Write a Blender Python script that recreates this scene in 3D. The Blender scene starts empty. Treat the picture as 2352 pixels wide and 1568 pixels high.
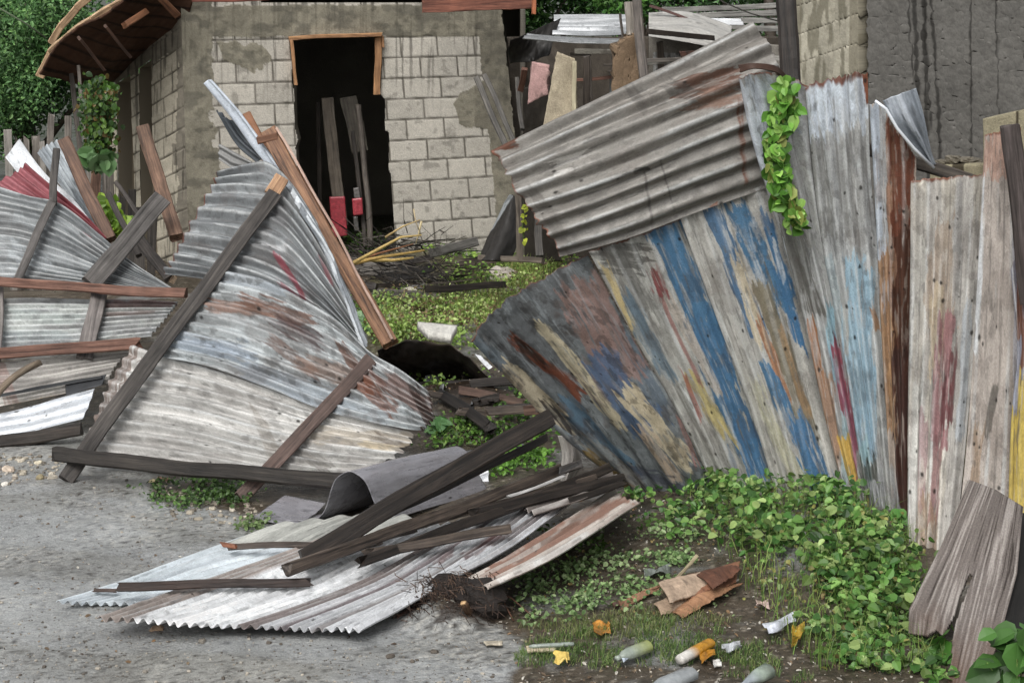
import bpy, math, random
import numpy as np
from mathutils import Vector, Matrix
random.seed(7)
# ------------------------------------------------------------------ camera, world, sun, exposure
F = 4389.0; CX, CY = 1176.0, 784.0; CAMH = 2.85; PIT = math.radians(11.1)
scn = bpy.context.scene
C = scn.collection
cd = bpy.data.cameras.new("camera"); cam = bpy.data.objects.new("camera", cd); C.objects.link(cam)
cam.location = (0, 0, CAMH); cam.rotation_euler = (math.radians(90) - PIT, 0, 0)
cd.sensor_width = 36; cd.lens = F / 2352 * 36; cd.clip_end = 2000; cd.clip_start = 0.1
scn.camera = cam
W = bpy.data.worlds.new("World"); scn.world = W; W.use_nodes = True
nt = W.node_tree; nt.nodes.clear()
sky = nt.nodes.new('ShaderNodeTexSky'); sky.sky_type = 'NISHITA'; sky.sun_disc = False
SUN_EL = math.radians(50); SUN_AZ = math.radians(-158)
sky.sun_elevation = SUN_EL; sky.sun_rotation = SUN_AZ; sky.dust_density = 6; sky.air_density = 1.5
hs = nt.nodes.new('ShaderNodeHueSaturation'); hs.inputs['Saturation'].default_value = 0.12
bg = nt.nodes.new('ShaderNodeBackground'); bg.inputs['Strength'].default_value = 0.145
wo = nt.nodes.new('ShaderNodeOutputWorld')
nt.links.new(sky.outputs[0], hs.inputs['Color']); nt.links.new(hs.outputs[0], bg.inputs[0]); nt.links.new(bg.outputs[0], wo.inputs[0])
ld = bpy.data.lights.new("sun", 'SUN'); ld.energy = 1.35; ld.angle = math.radians(32); ld.color = (1, 0.97, 0.93)
sun = bpy.data.objects.new("sun", ld); C.objects.link(sun)
sd = Vector((math.sin(SUN_AZ) * math.cos(SUN_EL), math.cos(SUN_AZ) * math.cos(SUN_EL), math.sin(SUN_EL)))
sun.rotation_euler = (-sd).to_track_quat('-Z', 'Y').to_euler()
scn.view_settings.view_transform = 'Standard'; scn.view_settings.look = 'None'
scn.view_settings.exposure = 0.0; scn.view_settings.gamma = 1
scn.render.resolution_x = 1024; scn.render.resolution_y = 682

# ------------------------------------------------------------------ helpers: points, noise, colour
cp, sp = math.cos(PIT), math.sin(PIT)
def ray(u, v):
    a = (u - CX) / F; b = -(v - CY) / F
    return a, cp + b * sp, -sp + b * cp
def P(u, v, Y):
    x, y, z = ray(u, v); k = Y / y
    return np.array([x * k, Y, CAMH + z * k])
def G(u, v, z=0.0):
    x, y, w = ray(u, v); k = (z - CAMH) / w
    return np.array([x * k, y * k, z])
def proj(p):
    x = p[..., 0]; y = p[..., 1]; z = p[..., 2] - CAMH
    d = y * cp - z * sp; up = y * sp + z * cp
    d = np.where(d < 0.1, 0.1, d)
    return CX + F * x / d, CY - F * up / d
def px(n, Y): return n * Y / F
def hsh(i, j, seed):
    n = (i.astype(np.int64) * 374761393 + j.astype(np.int64) * 668265263 + seed * 69069 + 1013) & 0xffffffff
    n = ((n ^ (n >> 13)) * 1274126177) & 0xffffffff
    return ((n ^ (n >> 16)) & 0xffff) / 65535.0
def vn(x, y, seed=0):
    x = np.asarray(x, float); y = np.asarray(y, float)
    i = np.floor(x); j = np.floor(y); a = x - i; b = y - j
    a = a * a * (3 - 2 * a); b = b * b * (3 - 2 * b)
    return (hsh(i, j, seed) * (1 - a) + hsh(i + 1, j, seed) * a) * (1 - b) + (hsh(i, j + 1, seed) * (1 - a) + hsh(i + 1, j + 1, seed) * a) * b
def fbm(x, y, seed=0, o=4):
    s = 0; a = 0.5; t = 0
    for k in range(o):
        s = s + a * vn(x * 2 ** k, y * 2 ** k, seed + k * 17); t += a; a *= 0.55
    return s / t
def lin(h):
    h = h.lstrip('#'); o = []
    for k in (0, 2, 4):
        c = int(h[k:k + 2], 16) / 255; o.append(c / 12.92 if c <= 0.04045 else ((c + 0.055) / 1.055) ** 2.4)
    return np.array(o)
def lis(h, k=.78):
    c = lin(h); g = c @ np.array([.3, .55, .15]); return g + (c - g) * k
def sm(a, b, x):
    t = np.clip((x - a) / (b - a + 1e-9), 0, 1); return t * t * (3 - 2 * t)
def mixc(col, c, m):
    return col * (1 - m[..., None]) + c * m[..., None]
def inpoly(u, v, poly):
    r = np.zeros(u.shape, bool); n = len(poly)
    for k in range(n):
        x1, y1 = poly[k]; x2, y2 = poly[(k + 1) % n]
        c = ((y1 > v) != (y2 > v)) & (u < (x2 - x1) * (v - y1) / (y2 - y1 + 1e-9) + x1)
        r ^= c
    return r
def pm(u, v, poly, amp=8, fr=0.03, seed=0):
    return inpoly(u + (fbm(u * fr, v * fr, seed) - .5) * 2 * amp, v + (fbm(u * fr, v * fr, seed + 9) - .5) * 2 * amp, poly).astype(float)
def strokes(col, u, v, L, seed=0):
    for k, S in enumerate(L):
        x1, y1, x2, y2, w, h = S[:6]; al = S[6] if len(S) > 6 else 1.0
        dx, dy = x2 - x1, y2 - y1; ln = math.hypot(dx, dy) + 1e-6; dx /= ln; dy /= ln
        a = (u - x1) * dx + (v - y1) * dy; p = -(u - x1) * dy + (v - y1) * dx
        sd_ = seed * 31 + k * 7
        n1 = (fbm(a * 0.012, p * 0.10, sd_) - .5) * w * 0.9
        er = min(ln * .5, 60)
        n2 = (fbm(p * 0.14, a * 0.004, sd_ + 3) - .5) * er * 1.6
        m = sm(-1.2, 1.2, w / 2 - np.abs(p + n1)) * sm(-1.5, 1.5, a + n2 + er * .15) * sm(-1.5, 1.5, ln - a + n2 + er * .15)
        m = m * (1 - 0.5 * sm(.58, .66, fbm(a * .015, p * .16, sd_ + 5)))
        col = mixc(col, lis(h), m * al)
    return col

# ------------------------------------------------------------------ helpers: objects
def tag(o, label=None, cat=None, group=None, kind=None):
    if label: o['label'] = label
    if cat: o['category'] = cat
    if group: o['group'] = group
    if kind: o['kind'] = kind
    return o
def thing(name, loc, label, cat, group=None):
    o = bpy.data.objects.new(name, None); C.objects.link(o); o.location = [float(c) for c in loc]; o.empty_display_size = .1
    return tag(o, label, cat, group)
def link(name, me, M=None, parent=None):
    o = bpy.data.objects.new(name, me); C.objects.link(o)
    M = M or Matrix.Identity(4)
    if parent is not None:
        o.parent = parent; M = Matrix.Translation(-parent.location) @ M
    o.matrix_local = M
    return o
def mk(name, verts, faces, mat, parent=None, cols=None, uvs=None, smooth=True, M=None, recenter=True):
    """verts (n,3); faces list/array of equal-length index rows"""
    verts = np.asarray(verts, float)
    if M is None and recenter:
        c = verts.mean(0); c[2] = verts[:, 2].min(); M = Matrix.Translation(Vector(c)); verts = verts - c
    me = bpy.data.meshes.new(name)
    if isinstance(faces, np.ndarray):
        n, k = faces.shape
        me.vertices.add(len(verts)); me.vertices.foreach_set('co', verts.astype(np.float32).ravel())
        me.loops.add(n * k); me.loops.foreach_set('vertex_index', faces.astype(np.int32).ravel())
        me.polygons.add(n); me.polygons.foreach_set('loop_start', np.arange(0, n * k, k, dtype=np.int32))
        try: me.polygons.foreach_set('loop_total', np.full(n, k, dtype=np.int32))
        except Exception: pass
        me.update(calc_edges=True); me.validate()
    else:
        me.from_pydata([tuple(v) for v in verts], [], [tuple(f) for f in faces]); me.update()
    if cols is not None:
        at = me.color_attributes.new('Col', 'FLOAT_COLOR', 'POINT')
        c4 = np.ones((len(verts), 4), np.float32); c4[:, :3] = cols; at.data.foreach_set('color', c4.ravel())
    if uvs is not None:
        ul = me.uv_layers.new(name='UV'); li = np.zeros(len(me.loops), np.int32); me.loops.foreach_get('vertex_index', li)
        ul.data.foreach_set('uv', np.asarray(uvs, np.float32)[li].ravel())
    me.materials.append(mat)
    me.polygons.foreach_set('use_smooth', np.full(len(me.polygons), bool(smooth)))
    return link(name, me, M, parent)
def cr(p, t):
    """catmull-rom along axis 0 of p (k,...) at t in 0..1"""
    k = len(p); x = np.clip(t, 0, 1) * (k - 1); i = np.clip(np.floor(x).astype(int), 0, k - 2); f = x - i
    g = lambda j: p[np.clip(j, 0, k - 1)]
    p0 = np.where((i - 1 < 0).reshape(-1, *[1] * (p.ndim - 1)), 2 * g(i) - g(i + 1), g(i - 1))
    p3 = np.where((i + 2 > k - 1).reshape(-1, *[1] * (p.ndim - 1)), 2 * g(i + 1) - g(i), g(i + 2))
    p1, p2 = g(i), g(i + 1); f = f.reshape(-1, *[1] * (p.ndim - 1))
    return 0.5 * ((2 * p1) + (-p0 + p2) * f + (2 * p0 - 5 * p1 + 4 * p2 - p3) * f ** 2 + (-p0 + 3 * p1 - 3 * p2 + p3) * f ** 3)
def grid_faces(n, m, keep=None):
    idx = np.arange(n * m).reshape(n, m)
    f = np.stack([idx[:-1, :-1], idx[1:, :-1], idx[1:, 1:], idx[:-1, 1:]], -1).reshape(-1, 4)
    if keep is not None:
        k = (keep[:-1, :-1] & keep[1:, :-1] & keep[1:, 1:] & keep[:-1, 1:]).ravel(); f = f[k]
    return f
def surf(name, net, mat, paint, parent=None, ribs=0, amp=.009, res=1.9, rag=(0, 0), sag=.0, dent=.006, mask=None, height=None, thick=.0015, seed=1, jag=.0, linear=False, wave=0.0):
    """net: rows (across the ribs) x columns (along the ribs) of 3D points"""
    net = np.array(net, float)
    R, K = net.shape[:2]
    U, V = proj(net)
    lt = max(np.hypot(np.diff(U, axis=1), np.diff(V, axis=1)).sum(1).max(), 10)
    ls = max(np.hypot(np.diff(U, axis=0), np.diff(V, axis=0)).sum(0).max(), 10)
    nt_ = int(min(max(lt / (res * 1.35), 8), 760)); ns = int(min(max(ls / res, ribs * 7, 8), 760))
    s = np.linspace(0, 1, ns + 1); t = np.linspace(0, 1, nt_ + 1)
    S, T = np.meshgrid(s, t, indexing='ij')
    # length in metres
    Ls = np.linalg.norm(np.diff(net, axis=0), axis=2).sum(0).mean(); Lt = np.linalg.norm(np.diff(net, axis=1), axis=2).sum(1).mean()
    if linear:
        x = S * (R - 1)
        row = lambda a, b, f: a * (1 - f) + b * f
        A = np.array([[np.interp(t, np.linspace(0, 1, K), net[i, :, c]) for c in range(3)] for i in range(R)]).transpose(0, 2, 1)
        B = np.stack([np.stack([np.interp(s, np.linspace(0, 1, R), A[:, j, c]) for j in range(nt_ + 1)], 1) for c in range(3)], -1)
        pos = B
    else:
        A = cr(net, s)                       # ns,K,3
        # ragged ends shift along t
        e0 = rag[0] * (0.6 * fbm(s * 6, s * 0 + seed, seed) + 0.4 * vn(s * 40, s * 0, seed + 2)) / max(Lt, .01)
        e1 = rag[1] * (0.6 * fbm(s * 6, s * 0 + seed, seed + 5) + 0.4 * vn(s * 40, s * 0, seed + 6)) / max(Lt, .01)
        pos = np.zeros((ns + 1, nt_ + 1, 3))
        for i in range(ns + 1):
            pos[i] = cr(A[i], e0[i] + (1 - e0[i] - e1[i]) * t)
    du = np.gradient(pos, axis=0); dv = np.gradient(pos, axis=1)
    N = np.cross(du, dv); N /= (np.linalg.norm(N, axis=2, keepdims=True) + 1e-12)
    vd = np.array([0, 0, CAMH]) - pos
    flip = np.sign((N * vd).sum(2).mean()); N = N * (flip if flip != 0 else 1)
    h = (fbm(S * Ls * 5, T * Lt * 3, seed, 4) - .5) * dent * 1.6 + (fbm(S * Ls * 1.5, T * Lt * 1.2, seed + 40, 2) - .5) * dent * 2.5
    if ribs:
        ph = S * ribs * 2 * math.pi + (fbm(T * Lt * 1.3, S * 3, seed + 11) - .5) * wave
        h = h + np.sin(ph) * amp * (0.82 + .36 * fbm(T * Lt * 1.6, S * 4, seed + 21, 3))
    U, V = proj(pos)
    if height is not None: h = h + height(S, T, U, V)
    pos = pos + N * h[..., None]
    col = paint(S, T, U, V, Ls, Lt)
    keep = None
    if mask is not None: keep = mask(S, T, U, V)
    f = grid_faces(ns + 1, nt_ + 1, keep)
    uv = np.stack([S * Ls, T * Lt], -1).reshape(-1, 2)
    o = mk(name, pos.reshape(-1, 3), f, mat, parent, cols=np.clip(col, 0.002, .95).reshape(-1, 3), uvs=uv)
    if thick:
        md = o.modifiers.new('thickness', 'SOLIDIFY'); md.thickness = thick; md.offset = 0
    return o
def metal_paint(base, L=(), seed=1, streak=.35, rustend=(0, 0), rust=0.0, rusthex='#7a452b', dots=0, light=None, blot=.25, bands=(), crest=None, flake=0.0, iso=False, stain=0.0):
    b = lin(base)
    def f(S, T, U, V, Ls, Lt):
        x, y = S * Ls, T * Lt
        n = fbm(x * 26, y * 2.2, seed, 4); n2 = fbm(x * 5, y * 4, seed + 50, 4); n3 = vn(x * 90, y * 14, seed + 70)
        col = np.ones(S.shape + (3,)) * b
        if light is not None: col = mixc(col, lin(light), sm(.48, .62, fbm(x * 20, y * 1.3, seed + 91)))
        col = col * (1 + (n - .5) * 1.6 * streak + (n2 - .5) * 2 * blot)[..., None]
        if len(bands):
            sj = S + (fbm(x * 3, y * 1.5, seed + 77) - .5) * .03; cb_ = np.ones(S.shape + (3,)) * b
            for (s0, s1, hx) in bands: cb_ = mixc(cb_, lin(hx), sm(s0 - .008, s0 + .008, sj) * sm(s1 + .008, s1 - .008, sj))
            col = cb_ * (1 + (n - .5) * .5 + (n2 - .5) * .35)[..., None]
        if crest:  # worn crests and dirty valleys, with rib light and shade painted in
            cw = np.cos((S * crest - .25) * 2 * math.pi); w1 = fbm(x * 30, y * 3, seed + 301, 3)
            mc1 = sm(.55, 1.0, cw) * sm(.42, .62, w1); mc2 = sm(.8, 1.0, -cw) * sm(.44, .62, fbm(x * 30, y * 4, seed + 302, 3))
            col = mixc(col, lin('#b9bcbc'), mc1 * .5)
        if flake:
            fx, fy = (14, 12) if iso else (15, 4.5)
            k1 = sm(.525, .545, fbm(x * fx, y * fy, seed + 401, 5)); k2 = sm(.56, .58, fbm(x * fx * 1.4, y * fy * 1.2, seed + 402, 5))
            col = mixc(col, np.minimum(b * 1.45 + .02, .8), k1 * flake); col = mixc(col, b * .55, k2 * flake)
        if len(L): col = strokes(col, U, V, L, seed)
        col = col * (1 + (n3 - .5) * .2 + (n - .5) * .2)[..., None]
        if rust:
            m = sm(1 - rust, 1 - rust + .12, fbm(x * 7, y * 2.5, seed + 33, 5) * .75 + .25 * vn(x * 60, y * 20, seed + 34))
            col = mixc(col, lis(rusthex), m * .85)
        for k, e in enumerate(rustend):
            if e:
                d = (y if k == 0 else Lt - y) - (fbm(x * 22, y * 8, seed + 60 + k) - .35) * e * 2
                col = mixc(col, lis(rusthex) * (.5 + fbm(x * 40, y * 40, seed + 3))[..., None], sm(e * .6, -e * .1, d) * .95)
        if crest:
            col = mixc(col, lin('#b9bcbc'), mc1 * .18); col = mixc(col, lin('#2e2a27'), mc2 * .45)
        if stain:
            k3 = sm(.57, .63, fbm(x * 8, y * 5, seed + 411, 5)); col = mixc(col, lin('#4a3a30'), k3 * stain)
            k4 = sm(.60, .62, fbm(x * 34, y * 16, seed + 412, 4)); col = mixc(col, lin('#2a2623'), k4 * min(1, stain * 1.3))
        gr = vn(x * 300, y * 220, seed + 5); col = col * (1 + (gr - .5) * .22)[..., None]
        sc_ = sm(.70, .78, fbm(x * 75, y * 9, seed + 201, 3)); col = mixc(col, b * .35, sc_ * .6)
        sl = sm(.70, .78, fbm(x * 95, y * 5, seed + 202, 3)); col = mixc(col, np.minimum(b * 1.7 + .05, .8), sl * .3)
        if dots:
            rg = random.Random(seed); dots_ = dots
            for q in range(dots):
                a, c, r = rg.random() * Ls, rg.random() * Lt, rg.uniform(.003, .0085)
                d = np.hypot(x - a, (y - c) * .55); col = mixc(col, lin('#17130f'), sm(r * 1.2, r * .5, d) * .9)
        return col
    return f

# ------------------------------------------------------------------ materials
def nodes(name):
    m = bpy.data.materials.new(name); m.use_nodes = True; t = m.node_tree
    b = t.nodes['Principled BSDF']; return m, t, b
def nd(t, ty, **kw):
    n = t.nodes.new(ty)
    for k, v in kw.items():
        if k in n.inputs: n.inputs[k].default_value = v
        else: setattr(n, k, v)
    return n
def attr_mat(name, rough=.5, metal=0., bump=.3, bscale=220, fine=(.75, 1.2), fs=160, coord='UV', rvar=.2, stretch=(1, .15, 1), spec=.5, bdist=.002, lowscale=9):
    m, t, b = nodes(name); L = t.links.new
    a = nd(t, 'ShaderNodeAttribute', attribute_name='Col')
    tc = nd(t, 'ShaderNodeTexCoord'); mp = nd(t, 'ShaderNodeMapping'); mp.inputs['Scale'].default_value = stretch
    L(tc.outputs[coord], mp.inputs['Vector'])
    n = nd(t, 'ShaderNodeTexNoise', Scale=fs, Detail=6, Roughness=.65); L(mp.outputs[0], n.inputs['Vector'])
    r = nd(t, 'ShaderNodeMapRange'); r.inputs['From Min'].default_value = .3; r.inputs['From Max'].default_value = .7
    r.inputs['To Min'].default_value = fine[0]; r.inputs['To Max'].default_value = fine[1]; L(n.outputs['Fac'], r.inputs['Value'])
    mu = nd(t, 'ShaderNodeVectorMath', operation='SCALE'); L(a.outputs['Color'], mu.inputs[0]); L(r.outputs[0], mu.inputs['Scale'])
    L(mu.outputs[0], b.inputs['Base Color'])
    n2 = nd(t, 'ShaderNodeTexNoise', Scale=lowscale, Detail=5, Roughness=.6); L(tc.outputs[coord], n2.inputs['Vector'])
    r2 = nd(t, 'ShaderNodeMapRange'); r2.inputs['From Min'].default_value = .35; r2.inputs['From Max'].default_value = .65
    r2.inputs['To Min'].default_value = max(rough - rvar, .05); r2.inputs['To Max'].default_value = min(rough + rvar, 1); L(n2.outputs['Fac'], r2.inputs['Value'])
    L(r2.outputs[0], b.inputs['Roughness']); b.inputs['Metallic'].default_value = metal; b.inputs['Specular IOR Level'].default_value = spec
    n3 = nd(t, 'ShaderNodeTexNoise', Scale=bscale, Detail=5, Roughness=.6); L(tc.outputs[coord], n3.inputs['Vector'])
    bp = nd(t, 'ShaderNodeBump', Strength=bump, Distance=bdist); L(n3.outputs['Fac'], bp.inputs['Height']); L(bp.outputs[0], b.inputs['Normal'])
    return m
M_zinc = attr_mat('weathered_zinc', rough=.55, metal=.15, bump=.25)
M_dull = attr_mat('dull_old_zinc', rough=.55, metal=.1, bump=.4, spec=.35, fine=(.82, 1.15), stretch=(1, .5, 1))
M_bright = attr_mat('bright_wet_zinc', rough=.3, metal=.2, bump=.15, fine=(.85, 1.12))
M_paint = attr_mat('peeling_paint_on_zinc', rough=.6, metal=.0, bump=.6, spec=.3, fine=(.76, 1.2), fs=260, stretch=(1, .3, 1))
M_mason = attr_mat('masonry', rough=.9, metal=0, bump=.9, bscale=90, fine=(.72, 1.25), fs=110, stretch=(1, 1, 1), spec=.2, bdist=.006)
M_ground = attr_mat('wet_ground', lowscale=1.6, rough=.36, metal=0, bump=.8, bscale=60, fine=(.66, 1.3), fs=95, coord='Object', rvar=.26, stretch=(1, 1, 1), bdist=.012)
M_stone = attr_mat('stone', rough=.8, bump=.8, bscale=40, fine=(.7, 1.25), fs=30, coord='Object', stretch=(1, 1, 1), bdist=.01)
M_plas = attr_mat('litter_plastic', rough=.3, bump=.3, bscale=60, fine=(.55, 1.15), fs=34, coord='Object', stretch=(1, 1, 1))
M_render = attr_mat('cement_render', rough=.85, bump=.35, bscale=120, fine=(.82, 1.15), fs=150, stretch=(1, .6, 1), spec=.3, bdist=.003)
M_clear = attr_mat('clear_dirty_plastic', rough=.22, bump=.5, bscale=70, fine=(.7, 1.1), fs=30, coord='Object', stretch=(1, 1, 1), rvar=.1)
M_clear.node_tree.nodes['Principled BSDF'].inputs['Transmission Weight'].default_value = .25
M_smooth = attr_mat('smooth_grey_metal', rough=.30, metal=.35, bump=.05, fine=(.93, 1.05), fs=12)
def leaf_mat(name, rough=.45, tr=.25):
    m, t, b = nodes(name); L = t.links.new
    a = nd(t, 'ShaderNodeAttribute', attribute_name='Col'); L(a.outputs['Color'], b.inputs['Base Color']); b.inputs['Roughness'].default_value = rough
    b.inputs['Specular IOR Level'].default_value = .4
    tl = nd(t, 'ShaderNodeBsdfTranslucent'); L(a.outputs['Color'], tl.inputs[0]); mx = nd(t, 'ShaderNodeMixShader', Fac=tr)
    L(b.outputs[0], mx.inputs[1]); L(tl.outputs[0], mx.inputs[2]); L(mx.outputs[0], t.nodes['Material Output'].inputs[0])
    return m
M_leaf = leaf_mat('leaves')
_wm = {}
def wood(hx, hx2=None, rough=.6):
    k = (hx, hx2, rough)
    if k in _wm: return _wm[k]
    m, t, b = nodes('wood_' + hx.strip('#')); L = t.links.new
    tc = nd(t, 'ShaderNodeTexCoord'); oi = nd(t, 'ShaderNodeObjectInfo')
    ad = nd(t, 'ShaderNodeVectorMath', operation='ADD'); L(tc.outputs['Object'], ad.inputs[0]); L(oi.outputs['Random'], ad.inputs[1])
    mp = nd(t, 'ShaderNodeMapping'); mp.inputs['Scale'].default_value = (2.2, 45, 45); L(ad.outputs[0], mp.inputs[0])
    n = nd(t, 'ShaderNodeTexNoise', Scale=1, Detail=8, Roughness=.7, Distortion=.6); L(mp.outputs[0], n.inputs['Vector'])
    n2 = nd(t, 'ShaderNodeTexNoise', Scale=5, Detail=5, Roughness=.6); L(ad.outputs[0], n2.inputs['Vector'])
    cr_ = nd(t, 'ShaderNodeValToRGB'); e = cr_.color_ramp.elements
    a = lis(hx, .82); c = lis(hx2 or hx, .82)
    e[0].position = .33; e[0].color = (*(a * .22), 1); e[1].position = .72; e[1].color = (*(np.minimum(c * 1.35, .9)), 1)
    x = e.new(.42); x.color = (*(a * .8), 1); x = e.new(.55); x.color = (*((a + c) / 2), 1); L(n.outputs['Fac'], cr_.inputs[0])
    r = nd(t, 'ShaderNodeMapRange'); r.inputs['From Min'].default_value = .3; r.inputs['From Max'].default_value = .7; r.inputs['To Min'].default_value = .65; r.inputs['To Max'].default_value = 1.3; L(n2.outputs['Fac'], r.inputs['Value'])
    mu = nd(t, 'ShaderNodeVectorMath', operation='SCALE'); L(cr_.outputs[0], mu.inputs[0]); L(r.outputs[0], mu.inputs['Scale']); L(mu.outputs[0], b.inputs['Base Color'])
    b.inputs['Roughness'].default_value = rough; b.inputs['Specular IOR Level'].default_value = .4
    bp = nd(t, 'ShaderNodeBump', Strength=.9, Distance=.006); L(n.outputs['Fac'], bp.inputs['Height']); L(bp.outputs[0], b.inputs['Normal'])
    _wm[k] = m; return m

# ------------------------------------------------------------------ wood pieces, tubes, rocks
def plank(name, a, b, w, th, mat, parent=None, label=None, cat='plank', group=None, jag=(.018, .018), bend=0.0, face=None, round_=False, seed=None, off=0.0, taper=1.0):
    """board from a to b; w = width seen by the camera, th = depth away from the camera"""
    rg = random.Random(seed if seed is not None else hash((round(float(a[0]), 3), round(float(b[2]), 3))) & 0xffff)
    a = Vector([float(q) for q in a]); b = Vector([float(q) for q in b]); d = b - a; L = d.length; X = d.normalized()
    vdir = Vector(face) if face is not None else (Vector((0, 0, CAMH)) - (a + b) / 2).normalized()
    Z = (vdir - X * vdir.dot(X)).normalized(); Yv = Z.cross(X).normalized()
    n = max(4, int(L / .06)); prof = []
    if round_:
        K = 10; prof = [(math.cos(2 * math.pi * k / K) * w / 2, math.sin(2 * math.pi * k / K) * th / 2) for k in range(K)]
    else:
        c = min(w, th) * .13; hw, ht = w / 2, th / 2
        prof = [(-hw + c, -ht), (hw - c, -ht), (hw, -ht + c), (hw, ht - c), (hw - c, ht), (-hw + c, ht), (-hw, ht - c), (-hw, -ht + c)]
    K = len(prof); vs = []; fs = []; ph = rg.random() * 9
    for i in range(n + 1):
        f = i / n; tp = 1 + (taper - 1) * f
        for k, (y, z) in enumerate(prof):
            e = 0
            if i == n: e = -rg.random() * jag[1] * (1.0 if k % 2 else .4)
            if i == 0: e = rg.random() * jag[0] * (1.0 if k % 2 else .4)
            j = 1 + (rg.random() - .5) * (.10 if round_ else .07) + .018 * math.sin(f * 11 + ph + k) + .025 * math.sin(f * 4.3 + ph * 2 + (k // 3))
            vs.append((f * L + e, y * j * tp + bend * math.sin(math.pi * f) + min(.012, L * .006) * math.sin(math.pi * f * 1.3 + ph) + .003 * math.sin(9 * f * L + ph), z * j * tp + .002 * math.sin(5 * f * L + ph)))
    for i in range(n):
        for k in range(K):
            q = (k + 1) % K; fs.append((i * K + k, i * K + q, (i + 1) * K + q, (i + 1) * K + k))
    fs.append(tuple(range(K))[::-1]); fs.append(tuple(n * K + k for k in range(K)))
    R = Matrix((X, Yv, Z)).transposed().to_4x4(); Mx = Matrix.Translation(a + Z * off) @ R
    me = bpy.data.meshes.new(name); me.from_pydata(vs, [], fs); me.update(); me.materials.append(mat)
    if round_: me.polygons.foreach_set('use_smooth', np.full(len(me.polygons), True))
    o = link(name, me, Mx, parent)
    return tag(o, label, cat if parent is None else None, group)
def tube(name, pts, r, mat, parent=None, K=8, cols=None, r2=None):
    pts = [Vector([float(c) for c in p]) for p in pts]; vs = []; fs = []
    for i, p in enumerate(pts):
        d = (pts[min(i + 1, len(pts) - 1)] - pts[max(i - 1, 0)]).normalized()
        s = d.cross(Vector((.3, .2, 1))).normalized(); t = d.cross(s)
        rr = r if r2 is None else r + (r2 - r) * i / (len(pts) - 1)
        for k in range(K):
            a = 2 * math.pi * k / K; vs.append(p + (s * math.cos(a) + t * math.sin(a)) * rr)
    for i in range(len(pts) - 1):
        for k in range(K): q = (k + 1) % K; fs.append((i * K + k, i * K + q, (i + 1) * K + q, (i + 1) * K + k))
    fs.append(tuple(range(K))[::-1]); fs.append(tuple((len(pts) - 1) * K + k for k in range(K)))
    v = np.array([list(x) for x in vs]); c = None if cols is None else np.ones((len(v), 3)) * cols
    return mk(name, v, fs, mat, parent, cols=c)
def revolve(name, prof, a, b, mat, colf, parent=None, squash=1.0, K=18, seed=0, crump=0.0):
    """prof: (fraction along a-b, radius); colf(fraction)->hex"""
    a = Vector([float(c) for c in a]); b = Vector([float(c) for c in b]); d = (b - a); X = d.normalized(); L = d.length
    s = X.cross(Vector((0, 0, 1))).normalized(); t = X.cross(s); rg = random.Random(seed); vs = []; cs = []; fs = []
    for (f, r) in prof:
        for k in range(K):
            an = 2 * math.pi * k / K; j = 1 + (rg.random() - .5) * crump
            vs.append(list(a + X * f * L + s * math.cos(an) * r * j + t * math.sin(an) * r * squash * j)); cs.append(lin(colf(f)))
    n = len(prof)
    for i in range(n - 1):
        for k in range(K): q = (k + 1) % K; fs.append((i * K + k, i * K + q, (i + 1) * K + q, (i + 1) * K + k))
    fs.append(tuple(range(K))[::-1]); fs.append(tuple((n - 1) * K + k for k in range(K)))
    return mk(name, np.array(vs), fs, mat, parent, cols=np.array(cs))
def rock_geo(c, r, seed, hx, flat=.6, n=9, m=12):
    rg = random.Random(seed); vs = []; fs = []
    ph = [rg.random() * 10 for _ in range(4)]; ax = rg.uniform(.75, 1.3)
    for i in range(n + 1):
        th = math.pi * i / n
        for k in range(m):
            a = 2 * math.pi * k / m
            x, y, z = math.sin(th) * math.cos(a), math.sin(th) * math.sin(a), math.cos(th)
            q = 1 + .22 * math.sin(3 * x + ph[0]) * math.cos(3 * y + ph[1]) + .12 * math.sin(7 * z + ph[2]) * math.cos(6 * x + ph[3])
            x, y, z = [max(-.88, min(.88, g * 1.0)) / .88 for g in (x, y, z)]
            vs.append((c[0] + x * r * q * ax, c[1] + y * r * q, c[2] + z * r * flat * q))
    for i in range(n):
        for k in range(m): q = (k + 1) % m; fs.append((i * m + k, (i + 1) * m + k, (i + 1) * m + q, i * m + q))
    col = lin(hx) * (0.85 + .3 * rg.random())
    return vs, fs, [col] * len(vs)
def rock(name, c, r, seed, hx, label, flat=.6, cat='rock', group=None):
    vs, fs, cs = rock_geo(c, r, seed, hx, flat)
    return tag(mk(name, np.array(vs), np.array(fs), M_stone, cols=np.array(cs), smooth=False), label, cat, group)
def box_between(name, pts8, mat, parent=None, hx='#888888'):
    """8 corners: front face 4 (ccw), back face 4"""
    f = [(0, 1, 2, 3), (7, 6, 5, 4), (0, 4, 5, 1), (1, 5, 6, 2), (2, 6, 7, 3), (3, 7, 4, 0)]
    return mk(name, np.array(pts8), f, mat, parent, cols=np.ones((8, 3)) * lin(hx), smooth=False)

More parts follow.
